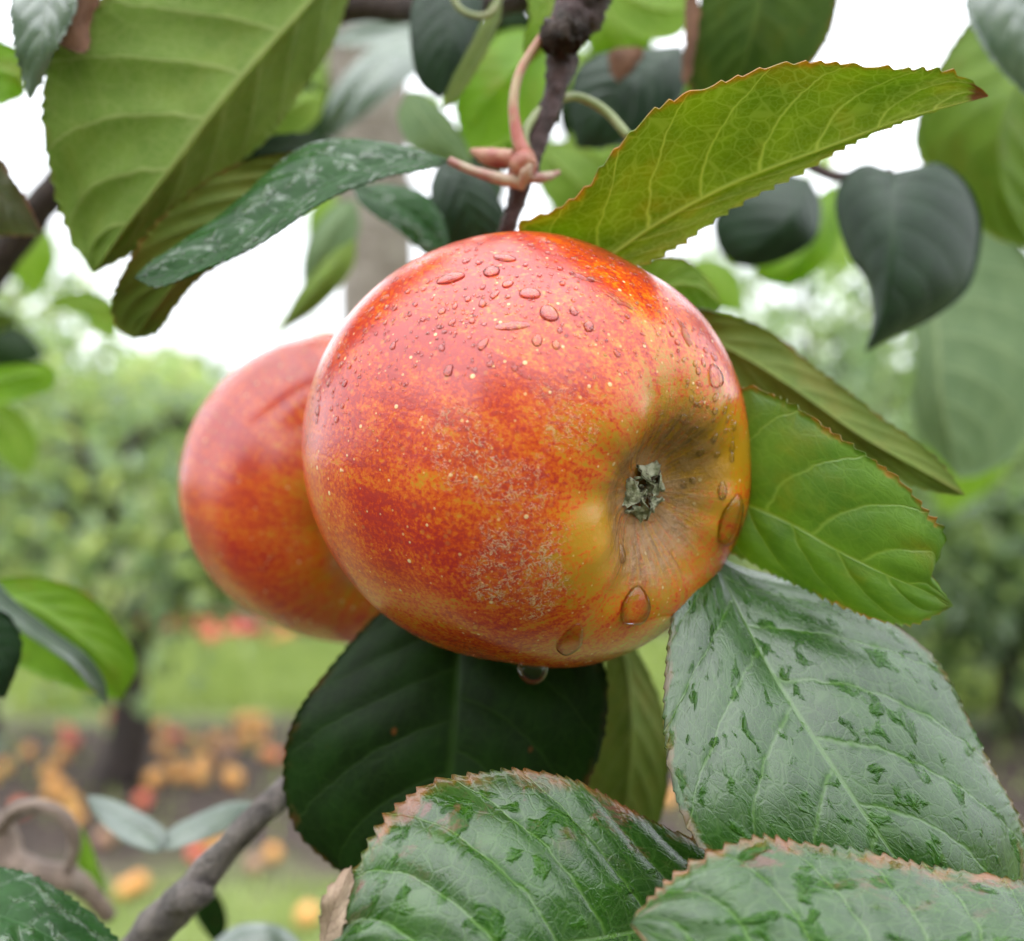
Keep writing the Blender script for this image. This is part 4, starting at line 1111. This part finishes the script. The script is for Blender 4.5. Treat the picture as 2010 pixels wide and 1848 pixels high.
leaf(tree, [(1060, -60, .2), (1080, -10, .2), (1075, 60, .2), (1035, 130, .202)], [(1030, -40, .2), (1040, 30, .2), (1028, 90, .201)], [(1120, -40, .2), (1120, 20, .2), (1085, 80, .201)],
     LM['green_under'], LM['green_under'], 'under', 60, 8, 8, .0004, seed=43, label='green leaf hanging from the top edge beside the red leaf stalk')
l = leaf(tree, [(1160, -10, .187), (1210, -60, .185), (1290, -130, .185), (1380, -200, .19)], [(1170, -60, .185), (1240, -140, .185)], [(1210, -20, .185), (1310, -60, .187)],
     LM['bright_top'], LM['green_under'], 'under', 50, 8, 10, .0005, seed=44, label='leaf on a red stalk just above the top edge')
petiole(l, [(1030, 305, .183), (1016, 270, .183), (1008, 200, .183), (1024, 135, .184), (1075, 60, .185), (1120, 20, .186), (1162, -12, .187)], [.0016, .0012, .00095, .0009, .0009, .0009, .0009], PET_RED, 33)

# --- top centre -----------------------------------------------------------------
l = leaf(tree, [(900, -80, .225), (893, 0, .22), (880, 90, .218), (862, 196, .22)], [(840, -60, .222), (808, 10, .22), (806, 90, .219), (822, 160, .2195)], [(950, -60, .225), (945, 20, .223), (930, 100, .221), (895, 165, .2205)],
     LM['blue_top'], LM['olive_under'], 'top', 100, 11, 0, 0, bulge=.06, quilt=.0002, seed=45, label='dark hanging leaf at the top edge left of the red stalk')
leaf(tree, [(985, -10, .212), (955, 60, .212), (915, 130, .213), (870, 215, .215)], [(965, 10, .214), (930, 80, .214), (885, 165, .215)], [(982, 40, .21), (950, 110, .211), (905, 185, .213)],
     LM['dark_top'], LM['olive_under'], 'under', 80, 8, 10, .0004, seed=46, label='narrow olive leaf edge beside the dark hanging leaf')
tube('leaf_stalk', [P(880, -30, .208), P(900, 15, .208), P(935, 32, .208), P(965, 25, .208), P(985, -10, .208)], [.0007] * 5, PET_GREEN, tree, 8, 24, .02, 41)
leaf(tree, [(1080, 60, .30), (1030, 120, .295), (970, 180, .295), (900, 260, .30)], [(1000, 60, .3), (940, 100, .297), (895, 170, .297)], [(1090, 140, .3), (1060, 220, .297), (980, 290, .298), (920, 300, .3)],
     LM['lime'], LM['lime'], 'under', 70, 9, 6, .0008, seed=47, label='blurred yellow green leaf between the dark hanging leaf and the red stalk')
leaf(tree, [(825, 70, .42), (760, 110, .41), (700, 180, .41), (650, 275, .42)], [(760, 80, .42), (690, 130, .415), (640, 210, .415)], [(830, 130, .41), (770, 180, .405), (710, 230, .41)],
     LM['silver_top'], LM['green_under'], 'top', 70, 9, 0, 0, bulge=.12, seed=48, label='shiny pale leaf arching in front of the pale trunk')
leaf(tree, [(830, 40, .46), (760, 60, .46), (690, 75, .46), (640, 85, .465)], [(790, 35, .46), (700, 45, .46)], [(790, 85, .455), (700, 92, .456)],
     LM['silver_top'], LM['green_under'], 'top', 50, 7, 0, 0, bulge=.08, seed=49, label='pale shiny leaf under the dark branch at the top of the trunk')
leaf(tree, [(800, 180, .26), (830, 230, .258), (870, 280, .258), (925, 330, .26)], [(830, 185, .26), (880, 230, .259), (915, 285, .26)], [(780, 230, .26), (810, 290, .258), (870, 325, .26)],
     LM['pale_under'], LM['green_under'], 'top', 60, 8, 10, .0004, seed=50, label='grey green leaf in front of the trunk, left of the twig')
leaf(tree, [(860, 320, .24), (900, 360, .236), (930, 420, .236), (950, 520, .24)], [(900, 320, .24), (960, 360, .238), (995, 430, .238), (1000, 500, .24)], [(845, 370, .238), (855, 440, .237), (890, 510, .24)],
     LM['blue_top'], LM['green_under'], 'top', 80, 10, 12, .0004, quilt=.0007, seed=51, label='bluish leaf directly behind the top of the big apple')
leaf(tree, [(690, 365, .225), (750, 395, .222), (820, 430, .222), (885, 510, .225)], [(760, 362, .226), (830, 380, .225), (870, 430, .225)], [(715, 405, .22), (780, 450, .22), (840, 500, .223)],
     LM['glossy_top'], LM['green_under'], 'top', 80, 9, 10, .0004, bulge=.08, seed=52, label='dark shiny leaf just above the left shoulder of the big apple')
leaf(tree, [(700, 395, .38), (660, 440, .375), (620, 500, .375), (595, 570, .38)], [(660, 400, .38), (615, 450, .378), (595, 510, .378)], [(705, 450, .378), (680, 510, .376), (640, 550, .378)],
     LM['pale_under'], LM['pale_under'], 'under', 60, 8, 0, 0, seed=53, label='pale blurred leaf beside the trunk above the second apple')
leaf(tree, [(700, 470, .30), (650, 530, .295), (600, 590, .295), (545, 655, .30)], [(650, 500, .3), (590, 570, .297)], [(690, 530, .297), (625, 605, .297)],
     LM['dark_top'], LM['green_under'], 'under', 60, 8, 0, 0, seed=54, label='narrow green leaf slanting down to the second apple')
leaf(tree, [(1060, 290, .30), (1100, 330, .296), (1150, 380, .296), (1180, 450, .3)], [(1110, 280, .3), (1180, 320, .297), (1215, 390, .298)], [(1050, 340, .298), (1080, 400, .297), (1130, 440, .299)],
     LM['bright_top'], LM['green_under'], 'under', 60, 8, 8, .0004, seed=55, label='blurred green leaf right of the twig above the apple')
leaf(tree, [(1250, 250, .34), (1200, 290, .336), (1180, 340, .336), (1190, 400, .34)], [(1200, 250, .34), (1150, 290, .338), (1150, 350, .338)], [(1240, 310, .338), (1225, 370, .338)],
     LM['green_under'], LM['green_under'], 'under', 50, 7, seed=56, label='second blurred green leaf right of the twig, deeper in the tree')
leaf(tree, [(640, 190, .34), (590, 200, .336), (540, 240, .336), (490, 300, .34)], [(600, 180, .34), (530, 210, .338)], [(620, 240, .338), (560, 280, .338)],
     LM['pale_under'], LM['green_under'], 'under', 50, 7, seed=57, label='pale leaf peeping out behind the big ribbed leaf')

# leaves deeper in the tree, out of focus, that close the gaps round the spur
rdl = random.Random(31)
DEEP = [((930, 350), 200, 95, 'dark_top'), ((1010, 235), 220, 60, 'lime'), ((1140, 345), 210, 120, 'green_under'), ((1190, 250), 230, 40, 'dark_top'), ((1265, 335), 200, 80, 'lime'),
        ((1310, 175), 190, 150, 'green_under'), ((1105, 150), 200, 20, 'lime'), ((1215, 70), 210, 70, 'green_under'), ((905, 420), 180, 160, 'green_under'), ((590, 235), 190, 60, 'dark_top'), ((645, 140), 160, 110, 'green_under'),
        ((1000, 60), 170, 60, 'dark_top'), ((1360, 290), 190, 30, 'dark_top'), ((1480, 440), 170, 140, 'green_under'), ((60, 500), 170, 70, 'green_under'), ((15, 680), 150, 20, 'dark_top'), ((1900, 880), 260, 100, 'green_under'), ((1410, 560), 150, 60, 'green_under'), ((770, 420), 170, 100, 'dark_top'), ((650, 430), 150, 130, 'green_under'), ((1620, 470), 150, 40, 'green_under'), ((880, 120), 170, 100, 'green_under'), ((1150, 420), 160, 10, 'dark_top')]
for q, ((px, py), sz, ang, mk) in enumerate(DEEP):
    d = 0.42 + 0.02 * q if q < 13 else 0.8 + 0.05 * q
    a = math.radians(ang + rdl.uniform(-15, 15)); ca, sa = math.cos(a), math.sin(a)
    def at(t_, w_, dd):
        return (px + sz * (t_ * ca - w_ * sa), py + sz * (t_ * sa + w_ * ca), d + dd)
    t1 = rdl.uniform(-0.03, 0.03)
    leaf(tree, [at(-0.5, 0, 0), at(-0.15, 0.03, -0.006), at(0.2, 0.03, -0.006 + t1 * .5), at(0.55, 0, t1)], [at(-0.3, -0.24, 0.006), at(0.05, -0.32, 0.008), at(0.35, -0.18, 0.004 + t1)], [at(-0.3, 0.24, 0.006), at(0.05, 0.33, 0.006), at(0.35, 0.18, 0.003 + t1)],
         LM[mk], LM['green_under'], 'under' if mk != 'dark_top' else 'top', 40, 7, 10, .0006, seed=300 + q)

# unseen crown leaves of the near tree, added to block sky light
def leaf_cloud(centers, size, mats, rg, aspect=0.55, droop=0.5, fold=0.25):
    """Six-point folded leaves at the given centres: verts, faces, material indices."""
    n = len(centers)
    az = rg.uniform(0, 2 * math.pi, n)
    el = rg.normal(-droop, 0.5, n)
    ax = np.stack([np.cos(az) * np.cos(el), np.sin(az) * np.cos(el), np.sin(el)], axis=1)
    up = np.array([0, 0, 1.0]) + rg.normal(0, 0.45, (n, 3))
    sd = np.cross(ax, up); sd /= np.linalg.norm(sd, axis=1)[:, None] + 1e-9
    nm = np.cross(sd, ax)
    L = size * rg.uniform(0.65, 1.25, n)[:, None]
    W = L * aspect * 0.5
    c = centers
    v = np.stack([c, c + ax * L * 0.3 + sd * W + nm * W * fold, c + ax * L * 0.72 + sd * W * 0.8 + nm * W * fold - nm * L * 0.04, c + ax * L - nm * L * 0.15,
                  c + ax * L * 0.72 - sd * W * 0.8 + nm * W * fold - nm * L * 0.04, c + ax * L * 0.3 - sd * W + nm * W * fold], axis=1).reshape(-1, 3)
    b = (np.arange(n) * 6)[:, None]
    f1_ = b + np.array([[0, 1, 2, 3]]); f2_ = b + np.array([[0, 3, 4, 5]])
    faces = np.concatenate([f1_, f2_], axis=1).reshape(-1, 4)
    mi = np.repeat(rg.integers(0, mats, n), 2)
    return v, faces, mi

def simple_leaf_mat(name, c, under, rough=0.36, spec=1.0, transl=0.45):
    m = NT(name)
    geo = m.t.nodes.new('ShaderNodeNewGeometry')
    tc = m.n('TexCoord', out=3)
    nz = m.noise(tc, 14.0, 3.0, 0.6)
    a = m.mix(m.ss(nz, 0.3, 0.7), tuple(0.7 * k for k in c), tuple(1.3 * k for k in c))
    b = m.mix(m.ss(nz, 0.3, 0.7), tuple(0.75 * k for k in under), tuple(1.25 * k for k in under))
    cc = m.mix(geo.outputs['Backfacing'], a, b)
    nd = m.t.nodes.new('ShaderNodeBsdfPrincipled')
    m.put(nd.inputs['Base Color'], cc); m.put(nd.inputs['Roughness'], rough); m.put(nd.inputs['Specular IOR Level'], spec)
    tr = m.n('BsdfTranslucent', Color=m.mix(1.0, cc, (1.8, 1.9, 0.8), 'MULTIPLY'))
    return m.done(m.n('MixShader', i0=transl, i1=nd.outputs[0], i2=tr))

FOL = [simple_leaf_mat('foliage_mid', (0.14, 0.21, 0.125), (0.21, 0.28, 0.185)), simple_leaf_mat('foliage_light', (0.20, 0.28, 0.155), (0.26, 0.33, 0.21)),
       simple_leaf_mat('foliage_dark', (0.09, 0.145, 0.07), (0.17, 0.22, 0.13)), simple_leaf_mat('foliage_yellow', (0.24, 0.29, 0.10), (0.28, 0.32, 0.15))]

FOL_DEEP = simple_leaf_mat('foliage_deep', (0.04, 0.085, 0.025), (0.10, 0.15, 0.06), 0.45, 0.5, 0.35)
rg = np.random.default_rng(77)
pts = []
while len(pts) < 300:
    x, y, z = rg.uniform(-0.85, 0.85), rg.uniform(0.35, 1.4), rg.uniform(1.2, 2.0)
    if z - 1.0 < 0.56 * y + 0.09 or (z - 1.0) > 1.9 * y:
        continue
    if math.hypot(x + 0.05, y - 0.72) > 0.75:
        continue
    pts.append((x, y, z))
v, f, mi = leaf_cloud(np.array(pts), 0.085, 3, rg)
cr = link('crown', mesh('crown', v, f, FOL[:3], False, mi), tree)
cr['label'] = 'unseen upper crown of the near tree above the picture, added to block sky light'

# ------------------------------------------------------------------ ground
def ground_mat():
    m = NT('orchard_ground')
    tc = m.n('TexCoord', out=3)
    sp = m.t.nodes.new('ShaderNodeSeparateXYZ'); m.t.links.new(tc, sp.inputs[0])
    y = m.add(sp.outputs[1], m.mul(m.sub(m.noise(tc, 1.6, 5.0, 0.6), 0.5), 0.7))
    row = m.math('PINGPONG', m.sub(y, 3.25), 1.75)           # bare strips under each row of trees
    soil = m.ss(row, 0.6, 1.0, 1.0, 0.0)
    n1 = m.noise(tc, 9.0, 6.0, 0.65); n2 = m.noise(tc, 60.0, 4.0, 0.7)
    g = m.mix(m.ss(n1, 0.35, 0.65), (0.19, 0.26, 0.07), (0.28, 0.33, 0.12))
    g = m.mix(m.ss(n2, 0.5, 0.7, 0.0, 0.5), g, (0.2, 0.21, 0.08))
    s = m.mix(m.ss(n1, 0.3, 0.7), (0.042, 0.025, 0.021), (0.09, 0.058, 0.05))
    s = m.mix(m.ss(n2, 0.52, 0.66, 0.0, 0.7), s, (0.20, 0.15, 0.12))
    nd = m.t.nodes.new('ShaderNodeBsdfPrincipled')
    m.put(nd.inputs['Base Color'], m.mix(soil, g, s)); m.put(nd.inputs['Roughness'], 0.85)
    m.put(nd.inputs['Normal'], m.bump(m.add(n1, n2), 0.03))
    return m.done(nd.outputs[0])
gx, gy = np.meshgrid(np.linspace(-1, 1, 81), np.linspace(0, 1, 81), indexing='ij')
X = np.sign(gx) * np.abs(gx) ** 2.2 * 120; Y = -60 + gy ** 1.6 * 260
Z = 0.02 * np.sin(X * 1.7 + 0.4) * np.sin(Y * 1.3) * np.exp(-np.hypot(X, Y) / 40) - 0.02
ii, jj = np.meshgrid(np.arange(80), np.arange(80), indexing='ij')
gf = np.stack([ii * 81 + jj, (ii + 1) * 81 + jj, (ii + 1) * 81 + jj + 1, ii * 81 + jj + 1], axis=-1).reshape(-1, 4)
gr = link('ground', mesh('ground', np.stack([X, Y, Z], axis=-1).reshape(-1, 3), gf, ground_mat()))
tag(gr, 'orchard floor of grass lanes and bare brown strips', None, None, 'structure')

def grass_mat():
    m = NT('grass_blades')
    tc = m.n('TexCoord', out=3)
    c = m.mix(m.ss(m.noise(tc, 5.0, 5.0, 0.6), 0.35, 0.65), (0.21, 0.28, 0.085), (0.32, 0.38, 0.15))
    nd = m.t.nodes.new('ShaderNodeBsdfPrincipled')
    m.put(nd.inputs['Base Color'], c); m.put(nd.inputs['Roughness'], 0.5)
    tr = m.n('BsdfTranslucent', Color=m.mix(1.0, c, (1.6, 1.6, 0.8), 'MULTIPLY'))
    return m.done(m.n('MixShader', i0=0.35, i1=nd.outputs[0], i2=tr))
rg = np.random.default_rng(5)
def lane(y0, y1, n, h):
    y = rg.uniform(y0, y1, n); x = rg.uniform(-1, 1, n) * (y * 0.62 + 0.4)
    return np.stack([x, y, np.full(n, -0.02)], axis=1), np.full(n, h)
g1, h1 = lane(1.5, 2.4, 8000, 0.045); g2, h2 = lane(4.15, 5.9, 26000, 0.07); g3, h3 = lane(7.7, 11.0, 12000, 0.09); g4, h4 = lane(2.6, 4.3, 1000, 0.06)
gp = np.vstack([g1, g2, g3, g4]); gh = np.concatenate([h1, h2, h3, h4]) * rg.uniform(0.5, 1.3, len(gp))
a = rg.uniform(0, 6.28, len(gp)); wd = 0.004 + 0.0012 * gp[:, 1]
dx = np.stack([np.cos(a), np.sin(a), np.zeros_like(a)], axis=1) * wd[:, None]
tipo = np.stack([rg.normal(0, 0.025, len(gp)), rg.normal(0, 0.025, len(gp)), gh], axis=1)
gv = np.stack([gp - dx, gp + dx, gp + tipo], axis=1).reshape(-1, 3)
gfa = np.arange(len(gv)).reshape(-1, 3)
go = link('grass', mesh('grass', gv, gfa, grass_mat(), False))
tag(go, 'short bright grass in the lanes between the tree rows', None, None, 'stuff')

# ------------------------------------------------------------------ far trees
def far_tree(x, y, h, base, rad, nleaf, size, label, seed, group='apple trees in the far rows', dense=0.32, mats=FOL, trunk_r=0.05, name='apple_tree', squash=1.0):
    rg = np.random.default_rng(seed)
    t = empty(name, (x, y, 0))
    tag(t, label, 'tree', group)
    parts = [tube_arrays([(x, y, -0.05), (x + rg.normal(0, .03), y, base * 0.6), (x + rg.normal(0, .05), y, base + (h - base) * 0.4), (x + rg.normal(0, .08), y, h * 0.93)],
                         [trunk_r * 1.25, trunk_r, trunk_r * 0.6, trunk_r * 0.15], 9, 18, 0.06, seed)]
    ends = []
    for k in range(9):
        a = k * 2.4 + rg.uniform(0, 0.6); z0 = base * 0.8 + (h - base) * (k / 11); z1 = z0 + (h - z0) * rg.uniform(0.1, 0.45)
        e = np.array([x + math.cos(a) * rad * rg.uniform(0.5, 0.85), y + math.sin(a) * rad * rg.uniform(0.5, 0.85), z1])
        mid_ = np.array([x, y, z0]) * 0.5 + e * 0.5 + np.array([0, 0, 0.08])
        parts.append(tube_arrays([(x, y, z0), mid_, e], [trunk_r * 0.45, trunk_r * 0.3, trunk_r * 0.08], 6, 10, 0.05, seed + k))
        ends.append(e); ends.append(mid_)
    vv, ff = merge(parts)
    link('trunk', mesh('trunk', vv, ff, BARK_FAR), t)
    nc = 34
    dirs = rg.normal(size=(nc, 3)); dirs /= np.linalg.norm(dirs, axis=1)[:, None]
    q = rg.uniform(0.35, 1.0, nc) ** 0.6
    cc = np.array([x, y, (h + base) / 2]) + dirs * q[:, None] * np.array([rad, rad, (h - base) / 2 * squash])
    cc = np.vstack([cc, np.array(ends)])
    pick = rg.integers(0, len(cc), nleaf)
    sg = rg.uniform(0.5, 1.3, len(cc))[pick] * dense * rad * 0.62
    pp = cc[pick] + rg.normal(size=(nleaf, 3)) * sg[:, None]
    pp[:, 2] = np.clip(pp[:, 2], base * 0.55, h + 0.1)
    v, f, mi = leaf_cloud(pp, size, len(mats), rg)
    link('crown', mesh('crown', v, f, mats, False, mi), t)
    return t

far_tree(-1.28, 3.15, 1.38, 0.42, 0.68, 2600, 0.075, 'bushy apple tree with dark forked trunk at the left beyond the near leaves', 201, trunk_r=0.06)
far_tree(1.0, 3.1, 1.84, 0.75, 0.62, 2300, 0.065, 'thin apple tree with sky showing through it at the right', 202, dense=0.42, trunk_r=0.035, mats=[FOL[0], FOL[2]])
far_tree(1.95, 3.8, 1.32, 0.16, 0.78, 4200, 0.08, 'dense dark apple tree at the right edge', 203, mats=[FOL_DEEP, FOL[2]], trunk_r=0.06)
far_tree(-1.95, 3.6, 1.95, 0.6, 0.62, 1500, 0.075, 'tall open apple tree at the far left edge', 204, dense=0.4)
k = 0
kinds = ['short apple tree of the far row beyond the grass lane', 'leaning apple tree of the far row beyond the grass lane', 'broad apple tree of the far row beyond the grass lane', 'pale leaved apple tree of the far row beyond the grass lane']
names = ['leftmost apple tree of the row beyond the grass lane', 'second apple tree from the left in the row beyond the grass lane', 'apple tree left of the second apple, in the row beyond the grass lane',
         'apple tree behind the two apples in the row beyond the grass lane', 'apple tree right of the big apple in the row beyond the grass lane', 'second apple tree from the right in the row beyond the grass lane', 'rightmost apple tree of the row beyond the grass lane']
for k, x in enumerate((-4.1, -2.75, -1.45, -0.1, 1.25, 2.6, 3.9)):
    far_tree(x, 6.9 + 0.15 * math.sin(k * 3), 1.62 + 0.12 * math.sin(k * 2.1), 0.22, 0.9, 2600, 0.10, names[k], 220 + k, trunk_r=0.07)
hn = ['leftmost tall tree of the shelter belt on the skyline', 'broad tree left of the dark spire on the skyline', 'dark spire shaped conifer on the skyline', 'tree on the skyline behind the second apple',
      'tree on the skyline behind the big apple', 'tree on the skyline right of the big apple', 'rightmost tree of the shelter belt on the skyline']
for k, (x, h, r) in enumerate(((-8.3, 2.5, 2.0), (-6.3, 2.45, 1.8), (-4.85, 2.75, 0.45), (-3.2, 2.3, 1.8), (0.5, 2.3, 2.2), (4.5, 2.6, 2.2), (8.0, 2.9, 2.2))):
    far_tree(x, 15 + 0.4 * math.sin(k * 5), h, 0.3, r, 3000, 0.2, hn[k], 240 + k, 'trees of the shelter belt on the skyline', trunk_r=0.12, mats=[FOL[0], FOL[2]], name='conifer' if k == 2 else 'tree')

bn = ['apple tree behind the viewer, to the left', 'apple tree straight behind the viewer', 'apple tree behind the viewer, to the right']
for k, x in enumerate((-1.9, -0.2, 1.5)):
    far_tree(x, -1.55 - 0.1 * k, 2.05, 0.3, 0.95, 1800, 0.11, bn[k], 260 + k, 'apple trees of the row behind the viewer', trunk_r=0.06)

# ------------------------------------------------------------------ windfalls
def windfall_mat(name, c1, c2):
    m = NT(name)
    tc = m.n('TexCoord', out=3)
    c = m.mix(m.ss(m.noise(tc, 40, 4.0, 0.6), 0.35, 0.65), c1, c2)
    nd = m.t.nodes.new('ShaderNodeBsdfPrincipled')
    m.put(nd.inputs['Base Color'], c); m.put(nd.inputs['Roughness'], 0.35)
    return m.done(nd.outputs[0])
WF = {'orange': windfall_mat('windfall_orange', (0.60, 0.24, 0.06), (0.60, 0.33, 0.10)), 'red': windfall_mat('windfall_red', (0.5, 0.07, 0.05), (0.6, 0.16, 0.08)),
      'yellow': windfall_mat('windfall_yellow', (0.60, 0.31, 0.08), (0.60, 0.27, 0.08)), 'brown': windfall_mat('windfall_brown', (0.25, 0.12, 0.07), (0.34, 0.2, 0.14)), 'crimson': windfall_mat('windfall_crimson', (0.5, 0.03, 0.06), (0.5, 0.06, 0.07))}
WM = {}
for kk in WF:
    WM[kk], _a, _b = apple_mesh('windfall_apple', [WF[kk]], 15, 18, 50, 0.95)
rw = random.Random(11)
def windfall(x, y, kind, s=1.0):
    o = link('windfall_apple', WM[kind])
    o.location = (x, y, 0.012 + 0.014 * s); o.scale = (s, s, s)
    o.rotation_euler = (rw.uniform(-2, 2), rw.uniform(-2, 2), rw.uniform(0, 6))
    if y > 5:
        lb = kind + ' windfall apple under the far row of trees, ' + ('left of' if x < -1.1 else 'behind' if x < 0.8 else 'right of') + ' the hanging apples'
    elif y > 2.7:
        lb = kind + ' windfall apple on the bare brown strip, ' + ('left of the dark trunk' if x < -1.28 else 'right of the dark trunk' if x < -0.3 else 'behind the dark shaded leaf or farther right')
    else:
        lb = kind + ' windfall apple on the near grass, ' + ('left of the grey branch' if x < -0.75 else 'right of the grey branch')
    return tag(o, lb, 'apple', kind + ' windfall apples on the ground')
def at_ground(px, py, kind, s=1.0, label=None):
    d = 0.97 * F / (py - 924.0)
    o = windfall((px - 1005) / F * d, d, kind, s)
    if label:
        o['label'] = label
    return o
OWN = {(510, 1408): 'pale orange windfall apple at the top of the heap next to the dark shaded leaf', (425, 1448): 'orange windfall apple alone left of the heap beside the dark shaded leaf',
       (385, 1455): 'orange windfall apple above the cluster in the middle of the bare strip', (345, 1492): 'orange windfall apple at the upper left of the cluster on the bare strip',
       (300, 1525): 'reddish orange windfall apple at the left end of the cluster, near the dark trunk', (460, 1525): 'lone orange windfall apple right of the cluster, above the grey branch',
       (122, 1478): 'orange windfall apple alone left of the dark trunk', (150, 1600): 'orange windfall apple touching the top of the curled branchlet', (385, 1668): 'red windfall apple just behind the grey branch',
       (415, 1640): 'orange windfall apple between the silvery leaf and the grey branch', (272, 1725): 'orange windfall apple on the near grass left of the grey branch', (245, 1738): 'yellowish windfall apple on the near grass left of the grey branch',
       (604, 1790): 'yellow windfall apple on the near grass beside the dry patch of the bottom leaf', (535, 1668): 'yellow windfall apple on the grass right of the grey branch', (500, 1690): 'brown windfall apple on the grass right of the grey branch',
       (1310, 1560): 'orange windfall apple seen in the gap left of the silvery wet leaf', (545, 1245): 'orange windfall apple just under the lower edge of the second apple', (275, 1268): 'yellow windfall apple at the near edge of the grass lane, right of the lime leaf'}
for (px, py, kk) in ((510, 1408, 'yellow'), (492, 1440, 'orange'), (470, 1448, 'orange'), (515, 1432, 'orange'), (425, 1448, 'orange'), (385, 1455, 'orange'), (345, 1492, 'orange'), (352, 1516, 'orange'), (385, 1505, 'yellow'), (400, 1490, 'orange'), (392, 1520, 'yellow'),
                     (300, 1525, 'orange'), (460, 1525, 'orange'), (122, 1478, 'orange'), (108, 1532, 'orange'), (98, 1552, 'yellow'), (125, 1545, 'orange'), (140, 1572, 'yellow'), (150, 1600, 'orange'), (385, 1668, 'red'), (415, 1640, 'orange'), (272, 1725, 'orange'), (245, 1738, 'yellow'),
                     (604, 1790, 'yellow'), (535, 1668, 'yellow'), (540, 1480, 'red'), (130, 1430, 'red'), (140, 1450, 'red'), (345, 1440, 'red'), (480, 1410, 'red'), (10, 1500, 'yellow'), (500, 1690, 'brown'), (450, 1470, 'brown'), (205, 1640, 'brown'), (1310, 1560, 'orange'), (40, 1580, 'red'), (280, 1565, 'red')):
    at_ground(px, py, kk, rw.uniform(0.62, 0.78), OWN.get((px, py)))
for (px, py, kk) in ((295, 1232, 'red'), (300, 1225, 'red'), (355, 1195, 'red'), (225, 1190, 'crimson'), (240, 1215, 'crimson'), (480, 1238, 'crimson'), (500, 1232, 'crimson'), (450, 1240, 'red'), (420, 1250, 'red'), (545, 1245, 'orange'), (400, 1225, 'red'), (275, 1268, 'yellow')):
    for q in range(2):
        at_ground(px + rw.gauss(0, 9), py + rw.gauss(0, 3), kk, 1.15, OWN.get((px, py)) if q == 0 else None)
for k in range(56):
    y = rw.gauss(3.4, 0.33); x = rw.uniform(-1.9, 1.6)
    windfall(x, y, rw.choice(['orange', 'orange', 'red', 'brown', 'orange', 'yellow']), rw.uniform(0.6, 0.8))
for k in range(34):
    windfall(rw.uniform(-3.0, -1.3), rw.gauss(6.25, 0.22), rw.choice(['red', 'crimson', 'red', 'orange']), rw.uniform(0.9, 1.1))
for k in range(20):
    windfall(rw.uniform(-3.6, 3.6), rw.gauss(6.75, 0.3), rw.choice(['red', 'red', 'orange', 'crimson']), rw.uniform(0.9, 1.05))
